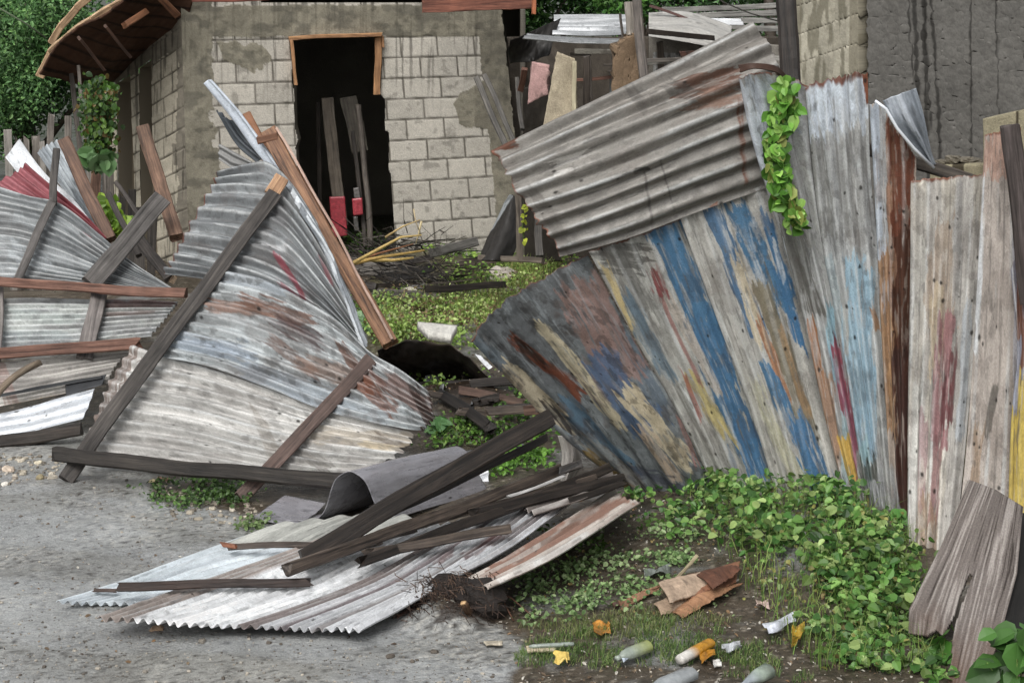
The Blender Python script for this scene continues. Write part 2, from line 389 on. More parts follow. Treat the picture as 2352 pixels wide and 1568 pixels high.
# ------------------------------------------------------------------ leaves
def leaves(pos, size, nrm, heads, cols, width=.8, fold=.25, seed=0, curl=.15):
    """arrays: centre, size, normal, heading -> verts, faces, cols"""
    n = len(pos); nrm = nrm / (np.linalg.norm(nrm, axis=1, keepdims=True) + 1e-9)
    h = heads - nrm * (heads * nrm).sum(1, keepdims=True); h /= (np.linalg.norm(h, axis=1, keepdims=True) + 1e-9)
    s = np.cross(nrm, h); L = size[:, None]; w = L * width * .5
    b = pos - h * L * .5; t = pos + h * L * .5 - nrm * L * curl; m = pos - nrm * L * fold * .25
    w = w * (.85 + .3 * hsh(np.arange(n), np.arange(n) * 0, 5))[:, None]; up_ = nrm * L * fold * .45
    S_ = [pos - h * L * .40 + s * w * .72 + up_ * .7, pos - h * L * .06 + s * w + up_, pos + h * L * .26 + s * w * .62 + up_ * .5 - nrm * L * curl * .4,
          pos - h * L * .40 - s * w * .72 + up_ * .7, pos - h * L * .06 - s * w + up_, pos + h * L * .26 - s * w * .62 + up_ * .5 - nrm * L * curl * .4]
    v = np.stack([b, m, t] + S_, 1).reshape(-1, 3); i = np.arange(n)[:, None] * 9
    f = np.concatenate([i + np.array([q]) for q in ([0, 1, 4, 3], [1, 2, 5, 4], [0, 6, 7, 1], [1, 7, 8, 2])], 0)
    return v, f, np.repeat(cols, 9, 0)
def sample_poly(poly, n, rs):
    poly = np.array(poly, float); lo = poly.min(0); hi = poly.max(0); out = np.zeros((0, 2))
    while len(out) < n:
        q = lo + rs.rand(n * 2, 2) * (hi - lo); q = q[inpoly(q[:, 0], q[:, 1], [tuple(p) for p in poly])]; out = np.vstack([out, q])
    return out[:n]
def gpts(uv, z=0.0):
    return np.array([G(a, b, z) for a, b in uv])
def leafcols(n, hexes, rs, var=.3):
    H = np.array([lin(h) for h in hexes]); c = H[rs.randint(0, len(H), n)]
    return c * (1 + (rs.rand(n, 1) - .5) * 2 * var)
def up_normals(n, rs, tilt=.8):
    a = rs.randn(n, 3) * tilt; a[:, 2] = np.abs(a[:, 2]) * .3 + 1; a[:, 1] -= .35; return a
def blades(base, h, rs, hexes, wid=.004, lean=.5):
    n = len(base); a = rs.rand(n) * 6.28; d = np.stack([np.cos(a), np.sin(a), np.zeros(n)], 1); ln = (rs.rand(n) * lean)[:, None]
    s = np.stack([-np.sin(a * 1.7), np.cos(a * 1.7), np.zeros(n)], 1) * wid; up = np.array([0, 0, 1.0]); H = h[:, None]
    p0 = base - s; p1 = base + s; m0 = base + up * H * .55 + d * H * ln * .3 - s * .7; m1 = m0 + s * 1.4; t0 = base + up * H * (1 - .35 * ln) + d * H * ln - s * .12; t1 = t0 + s * .24
    v = np.stack([p0, p1, m1, m0, t1, t0], 1).reshape(-1, 3); i = np.arange(n)[:, None] * 6
    f = np.concatenate([i + np.array([[0, 1, 2, 3]]), i + np.array([[3, 2, 4, 5]])], 0)
    return v, f, np.repeat(leafcols(n, hexes, rs, .35), 6, 0)
def merge(L):
    vs = []; fs = []; cs = []; o = 0
    for v, f, c in L: vs.append(np.asarray(v)); fs.append(np.asarray(f) + o); cs.append(np.asarray(c)); o += len(v)
    return np.vstack(vs), np.vstack(fs), np.vstack(cs)

# ================================================================== SETTING: ground
def hnoise(X, Y):
    return (fbm(X * 1.3, Y * 1.3, 5, 4) - .5) * .05 + (fbm(X * 9, Y * 9, 6, 4) - .5) * .022
def ghgt(X, Y):
    h = hnoise(X, Y)
    for (u, v, r, z) in ((1110, 950, .55, .20), (960, 640, .8, .25), (1030, 1425, .16, .10), (1600, 1250, .9, .05), (1900, 1250, .7, .08)):
        c = G(u, v); h = h + z * np.exp(-((X - c[0]) ** 2 + (Y - c[1]) ** 2) / r ** 2)
    return h
xs = np.concatenate([-np.geomspace(400, 4.2, 26), np.linspace(-4, 4, 400), np.geomspace(4.2, 400, 26)])
ys = np.concatenate([np.linspace(-30, 6.4, 12), 6.5 + 6.0 * np.linspace(0, 1, 520) ** 1.15, 12.5 + 8 * np.linspace(0.004, 1, 240), np.geomspace(21, 900, 30)])
X, Y = np.meshgrid(xs, ys, indexing='ij')
Z = np.where((np.abs(X) < 5) & (Y > 5) & (Y < 21), ghgt(X, Y), 0)
gp = np.stack([X, Y, Z], -1); gu, gv = proj(np.stack([X, Y, X * 0], -1))
near = (Y > 5) & (Y < 40)
n1 = fbm(X * 3, Y * 3, 1, 5); n2 = fbm(X * 45, Y * 30, 2, 3); n3 = fbm(X * .8, Y * 1.6, 3, 4); n4 = vn(X * 80, Y * 60, 8)
col = np.ones(X.shape + (3,)) * lin('#929391')
n5 = fbm(X * 30, Y * 55, 15, 3)
col = col * (1 + (n1 - .5) * .5 + (n3 - .5) * .5)[..., None]
col = mixc(col, lin('#6a6558'), sm(.5, .72, n3) * .3)
col = mixc(col, lin('#4e4b45'), sm(.62, .72, n5) * .5); col = mixc(col, lin('#bdbab2'), sm(.66, .8, n4) * .6 * sm(.35, .6, n1)); col = mixc(col, lin('#35322e'), sm(.26, .14, n4) * .75 + sm(.36, .28, n2) * .35)
soil = lin('#4a4238') * (1 + (n1 - .5) * .9)[..., None]; soil = mixc(soil, lin('#8d8578'), sm(.75, .9, n4) * .7); soil = mixc(soil, lin('#1f1b17'), sm(.42, .3, n2) * .6)
wet = sm(.45, .62, fbm(X * 1.1, Y * .9, 55, 4)); col = col * (1 - .12 * wet)[..., None]; col = mixc(col, lin('#a6aaad'), sm(.52, .66, fbm(X * .9, Y * 1.9, 57, 4)) * .35)
BP_ = [(1170, 1700), (1165, 1540), (1235, 1500), (1150, 1440), (1000, 1440), (960, 1380), (900, 1200), (620, 1190), (350, 1150), (345, 1100), (520, 1020), (300, 995), (-600, 995), (-600, 200), (4000, 200), (4000, 1700)]
bank = (pm(gu, gv, BP_, 14, .02, 4) + pm(gu, gv, BP_, 26, .05, 14) + pm(gu, gv, BP_, 40, .03, 24) + pm(gu, gv, BP_, 24, .15, 34)) / 4
bank = np.where(gv < 500, 1.0, bank)
m_ = bank * (.35 + .65 * sm(.25, .45, n1)); col = col * (1 - m_[..., None]) + soil * m_[..., None]
grass = pm(gu, gv, [(840, 560), (1290, 560), (1290, 760), (1100, 800), (860, 790)], 10, .03, 7) * sm(.3, .5, n1)
col = mixc(col, lin('#4f4c34'), grass * .8)
dk_ = pm(gu, gv, [(985, 860), (1290, 860), (1290, 950), (1180, 960), (1080, 985), (1000, 960)], 10, .03, 9) + pm(gu, gv, [(1100, 1360), (1250, 1270), (1480, 1160), (1500, 1190), (1300, 1300), (1180, 1400), (1130, 1440), (1000, 1450)], 12, .03, 5)  # dark mound soil, plus the shadow beside the raised rusty sheet painted in
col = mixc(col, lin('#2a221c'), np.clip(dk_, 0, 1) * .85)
far = sm(18.5, 21, Y); col = mixc(col, lin('#2c3420'), far)
gmesh = mk('ground', gp.reshape(-1, 3), grid_faces(len(xs), len(ys)), M_ground, cols=np.clip(col, .004, .9).reshape(-1, 3), recenter=False)
tag(gmesh, kind='structure')
rs = np.random.RandomState(3)
# loose gravel on the wet road (uncountable)
L = []
q = np.vstack([sample_poly([(0, 1040), (350, 1100), (560, 1200), (500, 1568), (1150, 1568), (1150, 1450), (60, 1568), (0, 1568)], 900, rs), np.vstack([sample_poly([(-40, 1035), (150, 1050), (130, 1100), (-40, 1125)], 120, rs), sample_poly([(350, 1100), (620, 1170), (620, 1215), (400, 1200)], 140, rs)]),
               sample_poly([(0, 1450), (1150, 1460), (1150, 1568), (0, 1568)], 500, rs), sample_poly([(1180, 1180), (1700, 1180), (1900, 1568), (1180, 1568)], 700, rs)])
for k, (a, b) in enumerate(q):
    p = G(a, b); heap = k >= 900 and k < 1160
    r = rs.gamma(1.2, .0016) + .0018 if not heap else rs.gamma(2, .0035) + .004
    v, f, c = rock_geo((p[0], p[1], ghgt(p[0], p[1]) + r * .2), r, k, ['#8a867e', '#56524c', '#a39c90', '#77726a', '#5a534b'][k % 5] if not heap else ['#a39b8c', '#8a8074', '#7b7468', '#b8b0a2', '#6a645a'][k % 5], .6, 4, 6)
    L.append((v, f, c))
v, f, c = merge(L); tag(mk('gravel', v, f, M_stone, cols=c, smooth=False), kind='stuff', label='loose grey gravel strewn over the wet road', cat='gravel')

# ================================================================== HOUSE
def quad_net(tl, tr, br, bl, ytl, ytr, ybr, ybl, n=3, m=3):
    TL, TR, BR, BL = P(*tl, ytl), P(*tr, ytr), P(*br, ybr), P(*bl, ybl); o = []
    for i in range(n):
        s = i / (n - 1); o.append([(TL * (1 - s) + TR * s) * (1 - t) + (BL * (1 - s) + BR * s) * t for t in [j / (m - 1) for j in range(m)]])
    return o
house = thing('block_house', P(800, 640, 18.3), 'unfinished grey concrete block house with a tall dark doorway and torn wooden roof', 'house')
DOOR = [(668, 84), (871, 79), (876, 150), (872, 215), (884, 232), (883, 300), (893, 305), (892, 390), (897, 400), (902, 480), (907, 560), (912, 640), (700, 640), (692, 560), (686, 430), (680, 340), (686, 322), (678, 290), (676, 205), (672, 190)]
HT0, HT1 = -60.0, 645.0
BROWN = lin('#7f7a6d')
def hpaint(S, T, U, V, Ls, Lt):
    tt, row, joint, hm, vm = hcoord(U, V)
    blk = hsh(np.floor(row), np.floor(joint), 3); n = fbm(U * .09, V * .09, 2, 4); nf = vn(U * .6, V * .6, 4); n2 = fbm(U * .02, V * .02, 6, 4)
    col = np.ones(U.shape + (3,)) * lin('#b3aea4') * (.88 + .22 * blk + .22 * (n - .5) + .3 * (nf - .5))[..., None]
    mort = np.maximum(hm, vm); col = mixc(col, lin('#4c4840') , mort * (.55 + .5 * n))
    pl = plaster(U, V); pc = lin('#8d8879') * (.82 + .55 * (n2 - .45) + .3 * (n - .5) + .22 * (nf - .5))[..., None]
    pc = mixc(pc, lin('#5f5c53'), sm(.48, .66, fbm(U * .03, V * .05, 31, 5)) * .7)
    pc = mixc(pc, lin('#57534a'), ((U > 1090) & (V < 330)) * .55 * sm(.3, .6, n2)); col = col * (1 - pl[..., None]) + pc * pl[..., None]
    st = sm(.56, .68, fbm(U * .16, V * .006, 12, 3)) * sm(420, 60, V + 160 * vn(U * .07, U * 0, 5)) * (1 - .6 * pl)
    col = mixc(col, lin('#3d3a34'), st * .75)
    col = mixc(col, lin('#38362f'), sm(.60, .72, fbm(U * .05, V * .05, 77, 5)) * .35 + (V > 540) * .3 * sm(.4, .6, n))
    return col
def hcoord(U, V):
    yl = 14 + 0 * U; f = (U - 430) / 730.0
    tt = (V - (14 - 6 * f)) / (534 - 48 * f); row = (tt - .2447) / .0949
    hm = sm(.055, .03, np.abs(row - np.round(row)))
    xl = 418 + 14 * tt; xr = 1155 + 50 * tt; s = (U - xl) / (xr - xl)
    joint = (s - .842) / .1135 + .5 * (np.floor(row) % 2); vm = sm(.03, .014, np.abs(joint - np.round(joint)))
    return tt, row, joint, hm, vm
def plaster(U, V):
    w = (fbm(U * .05, V * .05, 21) - .5) * 22; w2 = (fbm(U * .02, V * .02, 22) - .5) * 40
    p = (V + w * .5 > 15 - 6 * (U - 430) / 730) & (V + w * .5 < 87 - 4 * (U - 430) / 730)
    p = p | (U + w + w2 < 492) | (U + w * .4 > 1091 + .1 * V) | inpoly(U + w, V + w, [(1040, 235), (1110, 180), (1130, 300), (1060, 290)])
    p = p | inpoly(U + w, V + w, [(500, 98), (600, 102), (625, 130), (580, 165), (515, 140)])
    return p.astype(float)
def hheight(S, T, U, V):
    tt, row, joint, hm, vm = hcoord(U, V); pl = plaster(U, V)
    return (1 - pl) * (-.007 * np.maximum(hm, vm)) + pl * .008 * (fbm(U * .06, V * .06, 8) * 1.2 - .3) + (fbm(U * .3, V * .3, 9) - .5) * .003
hnet = quad_net((413, HT0), (1150, HT0), (1212, HT1), (436, HT1), 18.0, 18.6, 18.6, 18.0)
def hmask(S, T, U, V):
    w = (fbm(U * .08, V * .08, 41) - .5) * 10
    return ~inpoly(U, V, DOOR) & ~(U + w > 1153 + .105 * np.clip(V - 20, 0, 999)) & ~((V < 4) & (U > 600))
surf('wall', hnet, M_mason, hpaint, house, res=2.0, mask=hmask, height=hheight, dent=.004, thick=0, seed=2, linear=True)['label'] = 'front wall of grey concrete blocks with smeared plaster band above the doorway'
def yfront(u): return 18.0 + .6 * (u - 413) / 760
# doorway reveal and right wall end as real thickness
def strip(name, poly, yf, depth, hx, parent, closed=True, mat=None):
    vs = []; fs = []; n = len(poly)
    for (a, b) in poly: p = P(a, b, yf(a)); vs.append(p); vs.append(p + np.array([0, depth, 0]))
    for k in range(n if closed else n - 1): q = (k + 1) % n; fs.append((2 * k, 2 * k + 1, 2 * q + 1, 2 * q))
    v = np.array(vs); return mk(name, v, fs, mat or M_mason, parent, cols=np.ones((len(v), 3)) * lin(hx), smooth=False)
strip('door_reveal', DOOR, yfront, .2, '#6a655b', house)
strip('wall_end', [(1150, 4), (1162, 90), (1170, 200), (1185, 400), (1210, 645)], yfront, .2, '#5c574d', house, closed=False)
# interior: floor, back wall, side
def flat(name, pts, hx, parent, mat=M_mason, n=30, seed=1, **k):
    q = [[pts[0], pts[3]], [pts[1], pts[2]]]
    def pf(S, T, U, V, Ls, Lt): return np.ones(S.shape + (3,)) * lin(hx) * (.75 + .5 * fbm(S * Ls * 3, T * Lt * 3, seed))[..., None]
    return surf(name, q, mat, pf, parent, res=6, thick=k.get('thick', .05), seed=seed, linear=True, dent=.004)
A0 = P(436, 640, 18.25); B0 = P(1200, 640, 18.85); zt = P(800, -60, 18.3)[2]
def up(p, z): return np.array([p[0], p[1], z])
back = np.array([0, 3.6, 0])
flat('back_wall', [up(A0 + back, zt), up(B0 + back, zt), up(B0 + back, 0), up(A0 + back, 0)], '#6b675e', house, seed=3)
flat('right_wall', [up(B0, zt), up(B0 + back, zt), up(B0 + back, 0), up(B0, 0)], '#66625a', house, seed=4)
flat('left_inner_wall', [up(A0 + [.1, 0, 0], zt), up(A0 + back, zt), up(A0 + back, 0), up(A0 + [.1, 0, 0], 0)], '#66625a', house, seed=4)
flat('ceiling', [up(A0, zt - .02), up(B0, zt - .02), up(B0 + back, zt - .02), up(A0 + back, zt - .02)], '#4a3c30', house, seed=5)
# door frame
fr = wood('#a06f40', '#b98650')
fy = 17.97
dfm = thing('door_frame', P(770, 90, fy), 'partial new orange timber frame lining the top of the dark doorway', 'door frame')
plank('head_board', P(662, 88, fy + .2), P(878, 80, fy + .35), px(9, 18), .12, fr, dfm)
plank('side_board', P(668, 92, fy + .19), P(681, 196, fy + .19), px(8, 18), .10, fr, dfm)
plank('side_board', P(868, 85, fy + .37), P(867, 218, fy + .37), px(16, 18), .05, fr, dfm)
plank('inner_strip', P(878, 82, fy + .36), P(880, 110, fy + .36), px(5, 18), .08, fr, dfm)
# things standing inside the doorway
plank('leaning_board', P(752, 225, 19.6), P(785, 520, 19.2), px(28, 19), .03, wood('#6e6252', '#7d7060'), label='pale upright board leaning inside the dark doorway on the left', cat='board')
plank('leaning_board', P(800, 222, 19.9), P(828, 350, 19.8), px(40, 19), .03, wood('#7a7264', '#8a8172'), label='short wide pale board high up inside the doorway', cat='board')
plank('pole', P(825, 240, 19.3), P(852, 570, 19.0), px(14, 19), .05, wood('#6b6259', '#7a7066'), label='thin upright pole standing inside the doorway near its right side', cat='pole', round_=True)
plank('upright_post', P(812, 300, 19.5), P(838, 570, 19.1), px(10, 19), .05, wood('#3d352e', '#4c4238'), label='dark narrow post behind the pole inside the doorway', cat='post')
plank('upright_post', P(728, 235, 20.3), P(742, 560, 20.0), px(12, 19), .05, wood('#3d352e', '#4c4238'), label='dark narrow post at the left inside the doorway', cat='post')
def panel(name, q, Y, th, hx, label, cat, mat=None, seed=1, rag=6):
    cx = sum(a for a, b in q) / len(q); pts = [P(a, b, Y if not callable(Y) else Y(a, b)) for a, b in q]
    def pf(S, T, U, V, Ls, Lt): return np.ones(S.shape + (3,)) * lin(hx) * (.8 + .4 * fbm(U * .06, V * .06, seed) + .2 * (vn(U * .5, V * .2, seed) - .5))[..., None]
    o = surf(name, [[pts[0], pts[3]], [pts[1], pts[2]]], mat or M_plas, pf, None, res=3, thick=th, seed=seed, linear=True, dent=.01)
    return tag(o, label, cat)
panel('red_board', [(757, 452), (792, 451), (798, 540), (763, 546)], 19.0, .04, '#c4505a', 'tall red panel low inside the dark doorway', 'panel', seed=4)
panel('red_bucket_panel', [(809, 456), (832, 454), (834, 492), (812, 495)], 19.1, .04, '#c4505a', 'small red panel beside the pole inside the doorway', 'panel', seed=5)
panel('white_paper', [(812, 432), (824, 430), (828, 456), (814, 456)], 19.2, .02, '#8f8c88', 'crumpled pale paper above the small red panel in the doorway', 'paper', seed=6)
panel('pale_lath', [(812, 497), (822, 497), (825, 530), (814, 530)], 19.25, .02, '#8f8c88', 'short pale slat below the small red panel in the doorway', 'slat', seed=6)
# side wall
SN = quad_net((236, 175), (424, 33), (436, 640), (262, 700), 20.2, 18.0, 18.0, 20.2)
def sc(U, V):
    f = (U - 240) / 184.0; top = 165 - 130 * f; bot = 660 - 60 * f; tt = (V - top) / (bot - top); yl = 18.0
    row = (tt - .118) / .0840; g = np.clip(f, 0, 1) ; s = g * (1 + .12 * (g - 1))
    joint = s * 4.2 + .5 * (np.floor(row) % 2)
    return row, joint, sm(.05, .03, np.abs(row - np.round(row))), sm(.035, .018, np.abs(joint - np.round(joint)))
WIN = [[(320, 157), (347, 139), (352, 500), (356, 640), (330, 640), (323, 400)], [(268, 192), (299, 174), (303, 330), (306, 640), (276, 640)]]
def spaint(S, T, U, V, Ls, Lt):
    row, joint, hm, vm = sc(U, V); n = fbm(U * .09, V * .09, 5, 4)
    col = np.ones(U.shape + (3,)) * lin('#b0a999') * (.88 + .25 * hsh(np.floor(row), np.floor(joint), 9) + .4 * (n - .5) + .3 * (vn(U * .6, V * .6, 4) - .5))[..., None]
    col = mixc(col, lin('#47423a'), np.maximum(hm, vm) * .8)
    w = (fbm(U * .05, V * .05, 21) - .5) * 16; f = (U - 240) / 184.0; beam = (V + w < 165 - 130 * f + 48 + 20 * f) | (U + w > 408) | (inpoly(U, V, [(395, 330), (440, 330), (440, 380), (400, 380)]))
    pc = lin('#857f73') * (.8 + .7 * (n - .35))[..., None]; b = beam[..., None]; col = np.where(b, pc, col)
    return mixc(col, lin('#3d3a34'), sm(.58, .68, fbm(U * .2, V * .008, 12, 3)) * .7)
surf('side_wall', SN, M_mason, spaint, house, res=1.8, linear=True, thick=0, seed=6, dent=.004,
     mask=lambda S, T, U, V: ~(inpoly(U, V, WIN[0]) | inpoly(U, V, WIN[1])), height=lambda S, T, U, V: -.012 * np.maximum(sc(U, V)[2], sc(U, V)[3]))
for wq in WIN:
    yf = lambda u: 20.2 - 2.2 * (u - 236) / 188
    vs = []; n = len(wq)
    for (a, b) in wq: p = P(a, b, yf(a)); vs += [p, p + np.array([.16, .2, 0])]
    mk('window_reveal', np.array(vs), [(2 * k, 2 * k + 1, 2 * ((k + 1) % n) + 1, 2 * ((k + 1) % n)) for k in range(n)], M_mason, house, cols=np.ones((2 * n, 3)) * lin('#857d6e'), smooth=False)
# roof wreck
roof = thing('wrecked_roof', P(250, 60, 17.6), 'broken wooden eave with pale orange boards curling down over the house corner', 'roof')
rw = wood('#c49c72', '#dab88c'); rd = wood('#4a3428', '#5d4030'); rl = wood('#6e4226', '#8a5a34')
pts1 = [(92, 176), (118, 122), (160, 84), (215, 45), (262, 18), (310, -14)]
pts2 = [(118, 100), (140, 60), (178, 18), (215, -15)]
def yroof(u, v): return 17.2 + (430 - u) * .004
for a, b in zip(pts1[:-1], pts1[1:]):
    plank('fascia_board', P(*a, yroof(*a)), P(*b, yroof(*b)), px(22, 17.5), .05, rw, roof, face=(0, -1, -.35))
for a, b in zip(pts2[:-1], pts2[1:]):
    plank('edge_board', P(*a, yroof(*a) + .4), P(*b, yroof(*b) + .4), px(17, 17.5), .05, rw, roof, face=(0, -1, -.35))
# underside boards between the eave and the wall top
net = [[P(92, 172, 18.2), P(170, 190, 18.9), P(252, 200, 20.3)], [P(150, 88, 17.9), P(260, 120, 18.5), P(330, 120, 19.3)], [P(240, 28, 17.7), P(330, 50, 18.2), P(420, 55, 18.2)], [P(330, -40, 17.5), P(400, -30, 17.8), P(450, -20, 17.9)]]
def rpaint(S, T, U, V, Ls, Lt):
    n = fbm(S * Ls * 2, T * Lt * 22, 3, 4); col = np.ones(S.shape + (3,)) * lin('#4c362a') * (.5 + n)[..., None]
    return mixc(col, lin('#1d1511'), sm(.06, .03, np.abs((T * 5) % 1 - .5) * 0 + np.abs((S * 9) % 1 - .5) * .5) * .9)
surf('soffit', net, M_mason, rpaint, roof, res=4, thick=.02, dent=.03, seed=8)
for a, b, w in (((285, 60), (335, 26), 15), ((350, -20), (408, 36), 17), ((240, 60), (300, 130), 7), ((180, 88), (240, 160), 7)):
    plank('rafter', P(*a, 17.55), P(*b, 17.75), px(w, 17.5), .08, rl if w > 10 else rd, roof)
plank('post', P(160, 120, 18.6), P(190, 420, 18.4), px(12, 18), .06, wood('#4b443d', '#5f574e'), label='thin grey post under the torn eave left of the vine', cat='post')
plank('post', P(178, 150, 18.2), P(205, 400, 18.1), px(8, 18), .05, wood('#6b635b', '#7b7369'), label='slim pale grey stick standing beside the post under the eave', cat='stick')
plank('red_board', P(968, 10, 18.0), P(1232, 2, 18.1), px(36, 18), .04, wood('#74402e', '#93583f'), label='wide red-brown board across the top right of the house', cat='board')
plank('orange_end_board', P(1227, -30, 17.9), P(1227, 34, 17.9), px(10, 18), .05, wood('#a3552a', '#b86a3a'), label='short orange upright at the end of the red-brown board', cat='board')
plank('eave_batten', P(440, 4, 17.85), P(620, -2, 17.9), px(6, 18), .04, wood('#7c3d2a', '#94503a'), label='thin reddish batten along the top of the house front', cat='batten')

# ================================================================== BACK LEFT: old board fence, vines, trees
of = thing('old_board_fence', P(150, 560, 17.0), 'ragged old grey vertical board fence left of the house under the eave', 'fence')
rg = random.Random(11)
bx = 20
while bx < 372:
    w = rg.uniform(12, 26); top = (rg.uniform(235, 330) if bx < 170 else rg.uniform(330, 420) if bx < 250 else rg.uniform(400, 470)); ln = rg.uniform(-12, 14)
    hx = rg.choice([('#6e665e', '#8a8279'), ('#4e4740', '#665e56'), ('#5e4335', '#7a5a48'), ('#8d877f', '#a39d95')]) if bx < 290 else ('#3a3530', '#4f4841')
    plank('board', P(bx, top, 16.8 + rg.random() * .3), P(bx + ln, 690, 16.9), px(w, 17), .02, wood(*hx), of, jag=(.12, 0)); bx += w + rg.uniform(0, 9)
plank('rail', P(0, 470, 17.15), P(300, 520, 17.15), px(12, 17), .05, wood('#4e4740', '#665e56'), of)
rs = np.random.RandomState(5)
def vine(name, path, Y, n, spread, size, hexes, label, cat='vine', stem='#4a5a2a', out=.1, zone=None):
    path = np.array(path, float); t = rs.rand(n) * (len(path) - 1); i = np.minimum(t.astype(int), len(path) - 2); f = (t - i)[:, None]
    c = path[i] * (1 - f) + path[i + 1] * f; sp = np.interp(t, np.arange(len(path)), spread) if hasattr(spread, '__len__') else spread
    c = c + rs.randn(n, 2) * np.reshape(sp, (-1, 1)) * np.array([[.5, .35]])
    pos = np.array([P(a, b, (Y if not callable(Y) else Y(a, b)) - rs.rand() * out) for a, b in c])
    nr = rs.randn(n, 3) * .6 + np.array([0, -1, .45]); hd = rs.randn(n, 3) * .6 + np.array([0, -.2, -1])
    v, f_, cc = leaves(pos, size * (.55 + .8 * rs.rand(n)), nr, hd, leafcols(n, hexes, rs, .3), width=.85)
    root = thing(name, pos.mean(0) * [1, 1, 0] + [0, 0, pos[:, 2].min()], label, cat)
    mk('foliage', v, f_, M_leaf, root, cols=cc, smooth=False)
    tube('stem', [P(a, b, (Y if not callable(Y) else Y(a, b))) for a, b in path], .007, M_stone, root, K=6, cols=lin(stem))
    return root
vine('wall_vine', [(225, 195), (232, 260), (228, 320), (215, 380)], 16.5, 1100, [38, 42, 32, 24], .05, ['#3c5a26', '#4d6e2e', '#2c4420', '#55702f', '#6b5a34'], 'dark green vine hanging over the old fence under the eave', out=.4)
vine('broad_leaf_shrub', [(200, 375), (225, 362), (245, 378)], 16.2, 26, 16, .16, ['#5b7a50', '#6f8d62', '#47663a'], 'pale broad leaves of a small shrub before the old fence', 'shrub', out=.15)
vine('yellow_green_shrub', [(240, 470), (262, 500), (262, 545)], 15.3, 160, 26, .07, ['#74922f', '#86a33a', '#5b7a28'], 'yellow-green weeds behind the brown leaning board', 'shrub', out=.3)
def tree(name, x, y, z0, h, cr_, n, size, hexes, label, lobes=7, seed=1, tr=.14, flatz=.8, group=None):
    r = np.random.RandomState(seed); root = thing(name, (x, y, 0), label, 'tree', group)
    cen = np.stack([x + r.randn(lobes) * cr_ * .5, y + r.randn(lobes) * cr_ * .4, z0 + (r.rand(lobes)) * h], 1)
    L = [np.array([x, y, -.05]), np.array([x + .1, y, z0 * .6]), np.array([x, y, z0 + h * .5])]
    t = tube('trunk', L, tr, wood('#4a4036', '#5c5046'), root, r2=tr * .5)
    for c in cen: tube('limb', [L[1], (L[1] + c) / 2 + [0, 0, .15], c], tr * .35, wood('#4a4036', '#5c5046'), root, r2=tr * .08, K=6)
    k = r.randint(0, lobes, n); rad = np.abs(r.randn(n, 1)) ** .6; d = r.randn(n, 3); d /= np.linalg.norm(d, axis=1, keepdims=True)
    cl = r.randn(lobes * 16, 3); cl /= np.linalg.norm(cl, axis=1, keepdims=True); cl = cen[np.arange(len(cl)) % lobes] + cl * cr_ * .55 * (r.rand(len(cl), 1) ** .3) * [1, 1, flatz]
    j = r.randint(0, len(cl), n); pos = cl[j] + r.randn(n, 3) * cr_ * .11
    cc = leafcols(n, hexes, r, .3) * (0.4 + 1.2 * hsh(j, j * 0, 4))[:, None]
    v, f, c = leaves(pos, size * (.5 + r.rand(n)), r.randn(n, 3) + [0, -.5, .8], r.randn(n, 3) + [0, 0, -.4], cc, width=.5)
    mk('crown', v, f, M_leaf, root, cols=c, smooth=False)
    return root
TL_ = ['#55794a', '#678e58', '#48693e', '#7a9f62', '#3c5a34']
c0 = P(40, 100, 22.5); tree('leafy_tree', c0[0], 22.5, 1.0, 2.1, 1.35, 60000, .05, TL_, 'dense green tree at the top left beyond the house eave', 9, 3)
c0 = P(-130, 230, 24); tree('leafy_tree', c0[0], 24, .5, 2.3, 1.5, 36000, .06, TL_, 'darker tree at the left edge behind the old board fence', 8, 4)
c0 = P(1190, 30, 26); tree('leafy_tree', c0[0], 26, 2.0, 1.2, 1.0, 12000, .07, ['#355a28', '#4a7434', '#2a4620', '#5c8440'], 'bright green tree showing between the red-brown board and the shack roof', 6, 5)
c0 = P(1460, -10, 30); tree('leafy_tree', c0[0], 30, 2.4, 1.3, 1.7, 16000, .09, TL_, 'green tree above the middle of the shack roof', 8, 6)
c0 = P(1760, -10, 31); tree('leafy_tree', c0[0], 31, 2.4, 1.3, 1.7, 14000, .09, TL_, 'green tree above the grey planks left of the dark post', 8, 8)
c0 = P(1180, 330, 27); tree('dark_bush', c0[0], 27, .4, 1.6, 1.2, 12000, .09, ['#1d2c18', '#253a1e', '#182414'], 'dark bush in the gap between the house and the shack', 7, 9)['category'] = 'bush'

# ================================================================== BACK MIDDLE: zinc shack and ruins
sh = thing('zinc_shack', P(1400, 420, 17.5), 'low zinc-roofed shack with dark open front behind the grey corrugated sheet', 'shack')
shp = metal_paint('#9fa2a4', [], 3, .35, light='#d8dadc')
surf('roof_sheet', [[P(1272, 38, 17.6), P(1350, 36, 17.6), P(1440, 34, 17.6)], [P(1272, 58, 17.1), P(1350, 58, 17.1), P(1440, 56, 17.1)], [P(1268, 80, 16.6), P(1350, 82, 16.6), P(1440, 80, 16.6)]], M_bright, shp, sh, ribs=5, amp=.014, seed=3)
surf('roof_sheet', [[P(1212, 80, 16.6), P(1330, 88, 16.6), P(1480, 92, 16.6)], [P(1200, 88, 16.4), P(1330, 98, 16.4), P(1480, 101, 16.4)]], M_bright, metal_paint('#77797a', [], 4, .4, light='#c8cacc'), sh, ribs=2, amp=.012, seed=4)
surf('roof_sheet', [[P(1490, 30, 17.6), P(1580, 28, 17.6), P(1680, 60, 17.6)], [P(1490, 60, 17.0), P(1590, 62, 17.0), P(1680, 90, 17.0)], [P(1490, 84, 16.6), P(1590, 100, 16.6), P(1680, 120, 16.6)]], M_zinc, metal_paint('#a5a39e', [], 5, .25), sh, ribs=4, amp=.006, seed=5)['label'] = 'pale cream flat roof sheet right of the dark post'
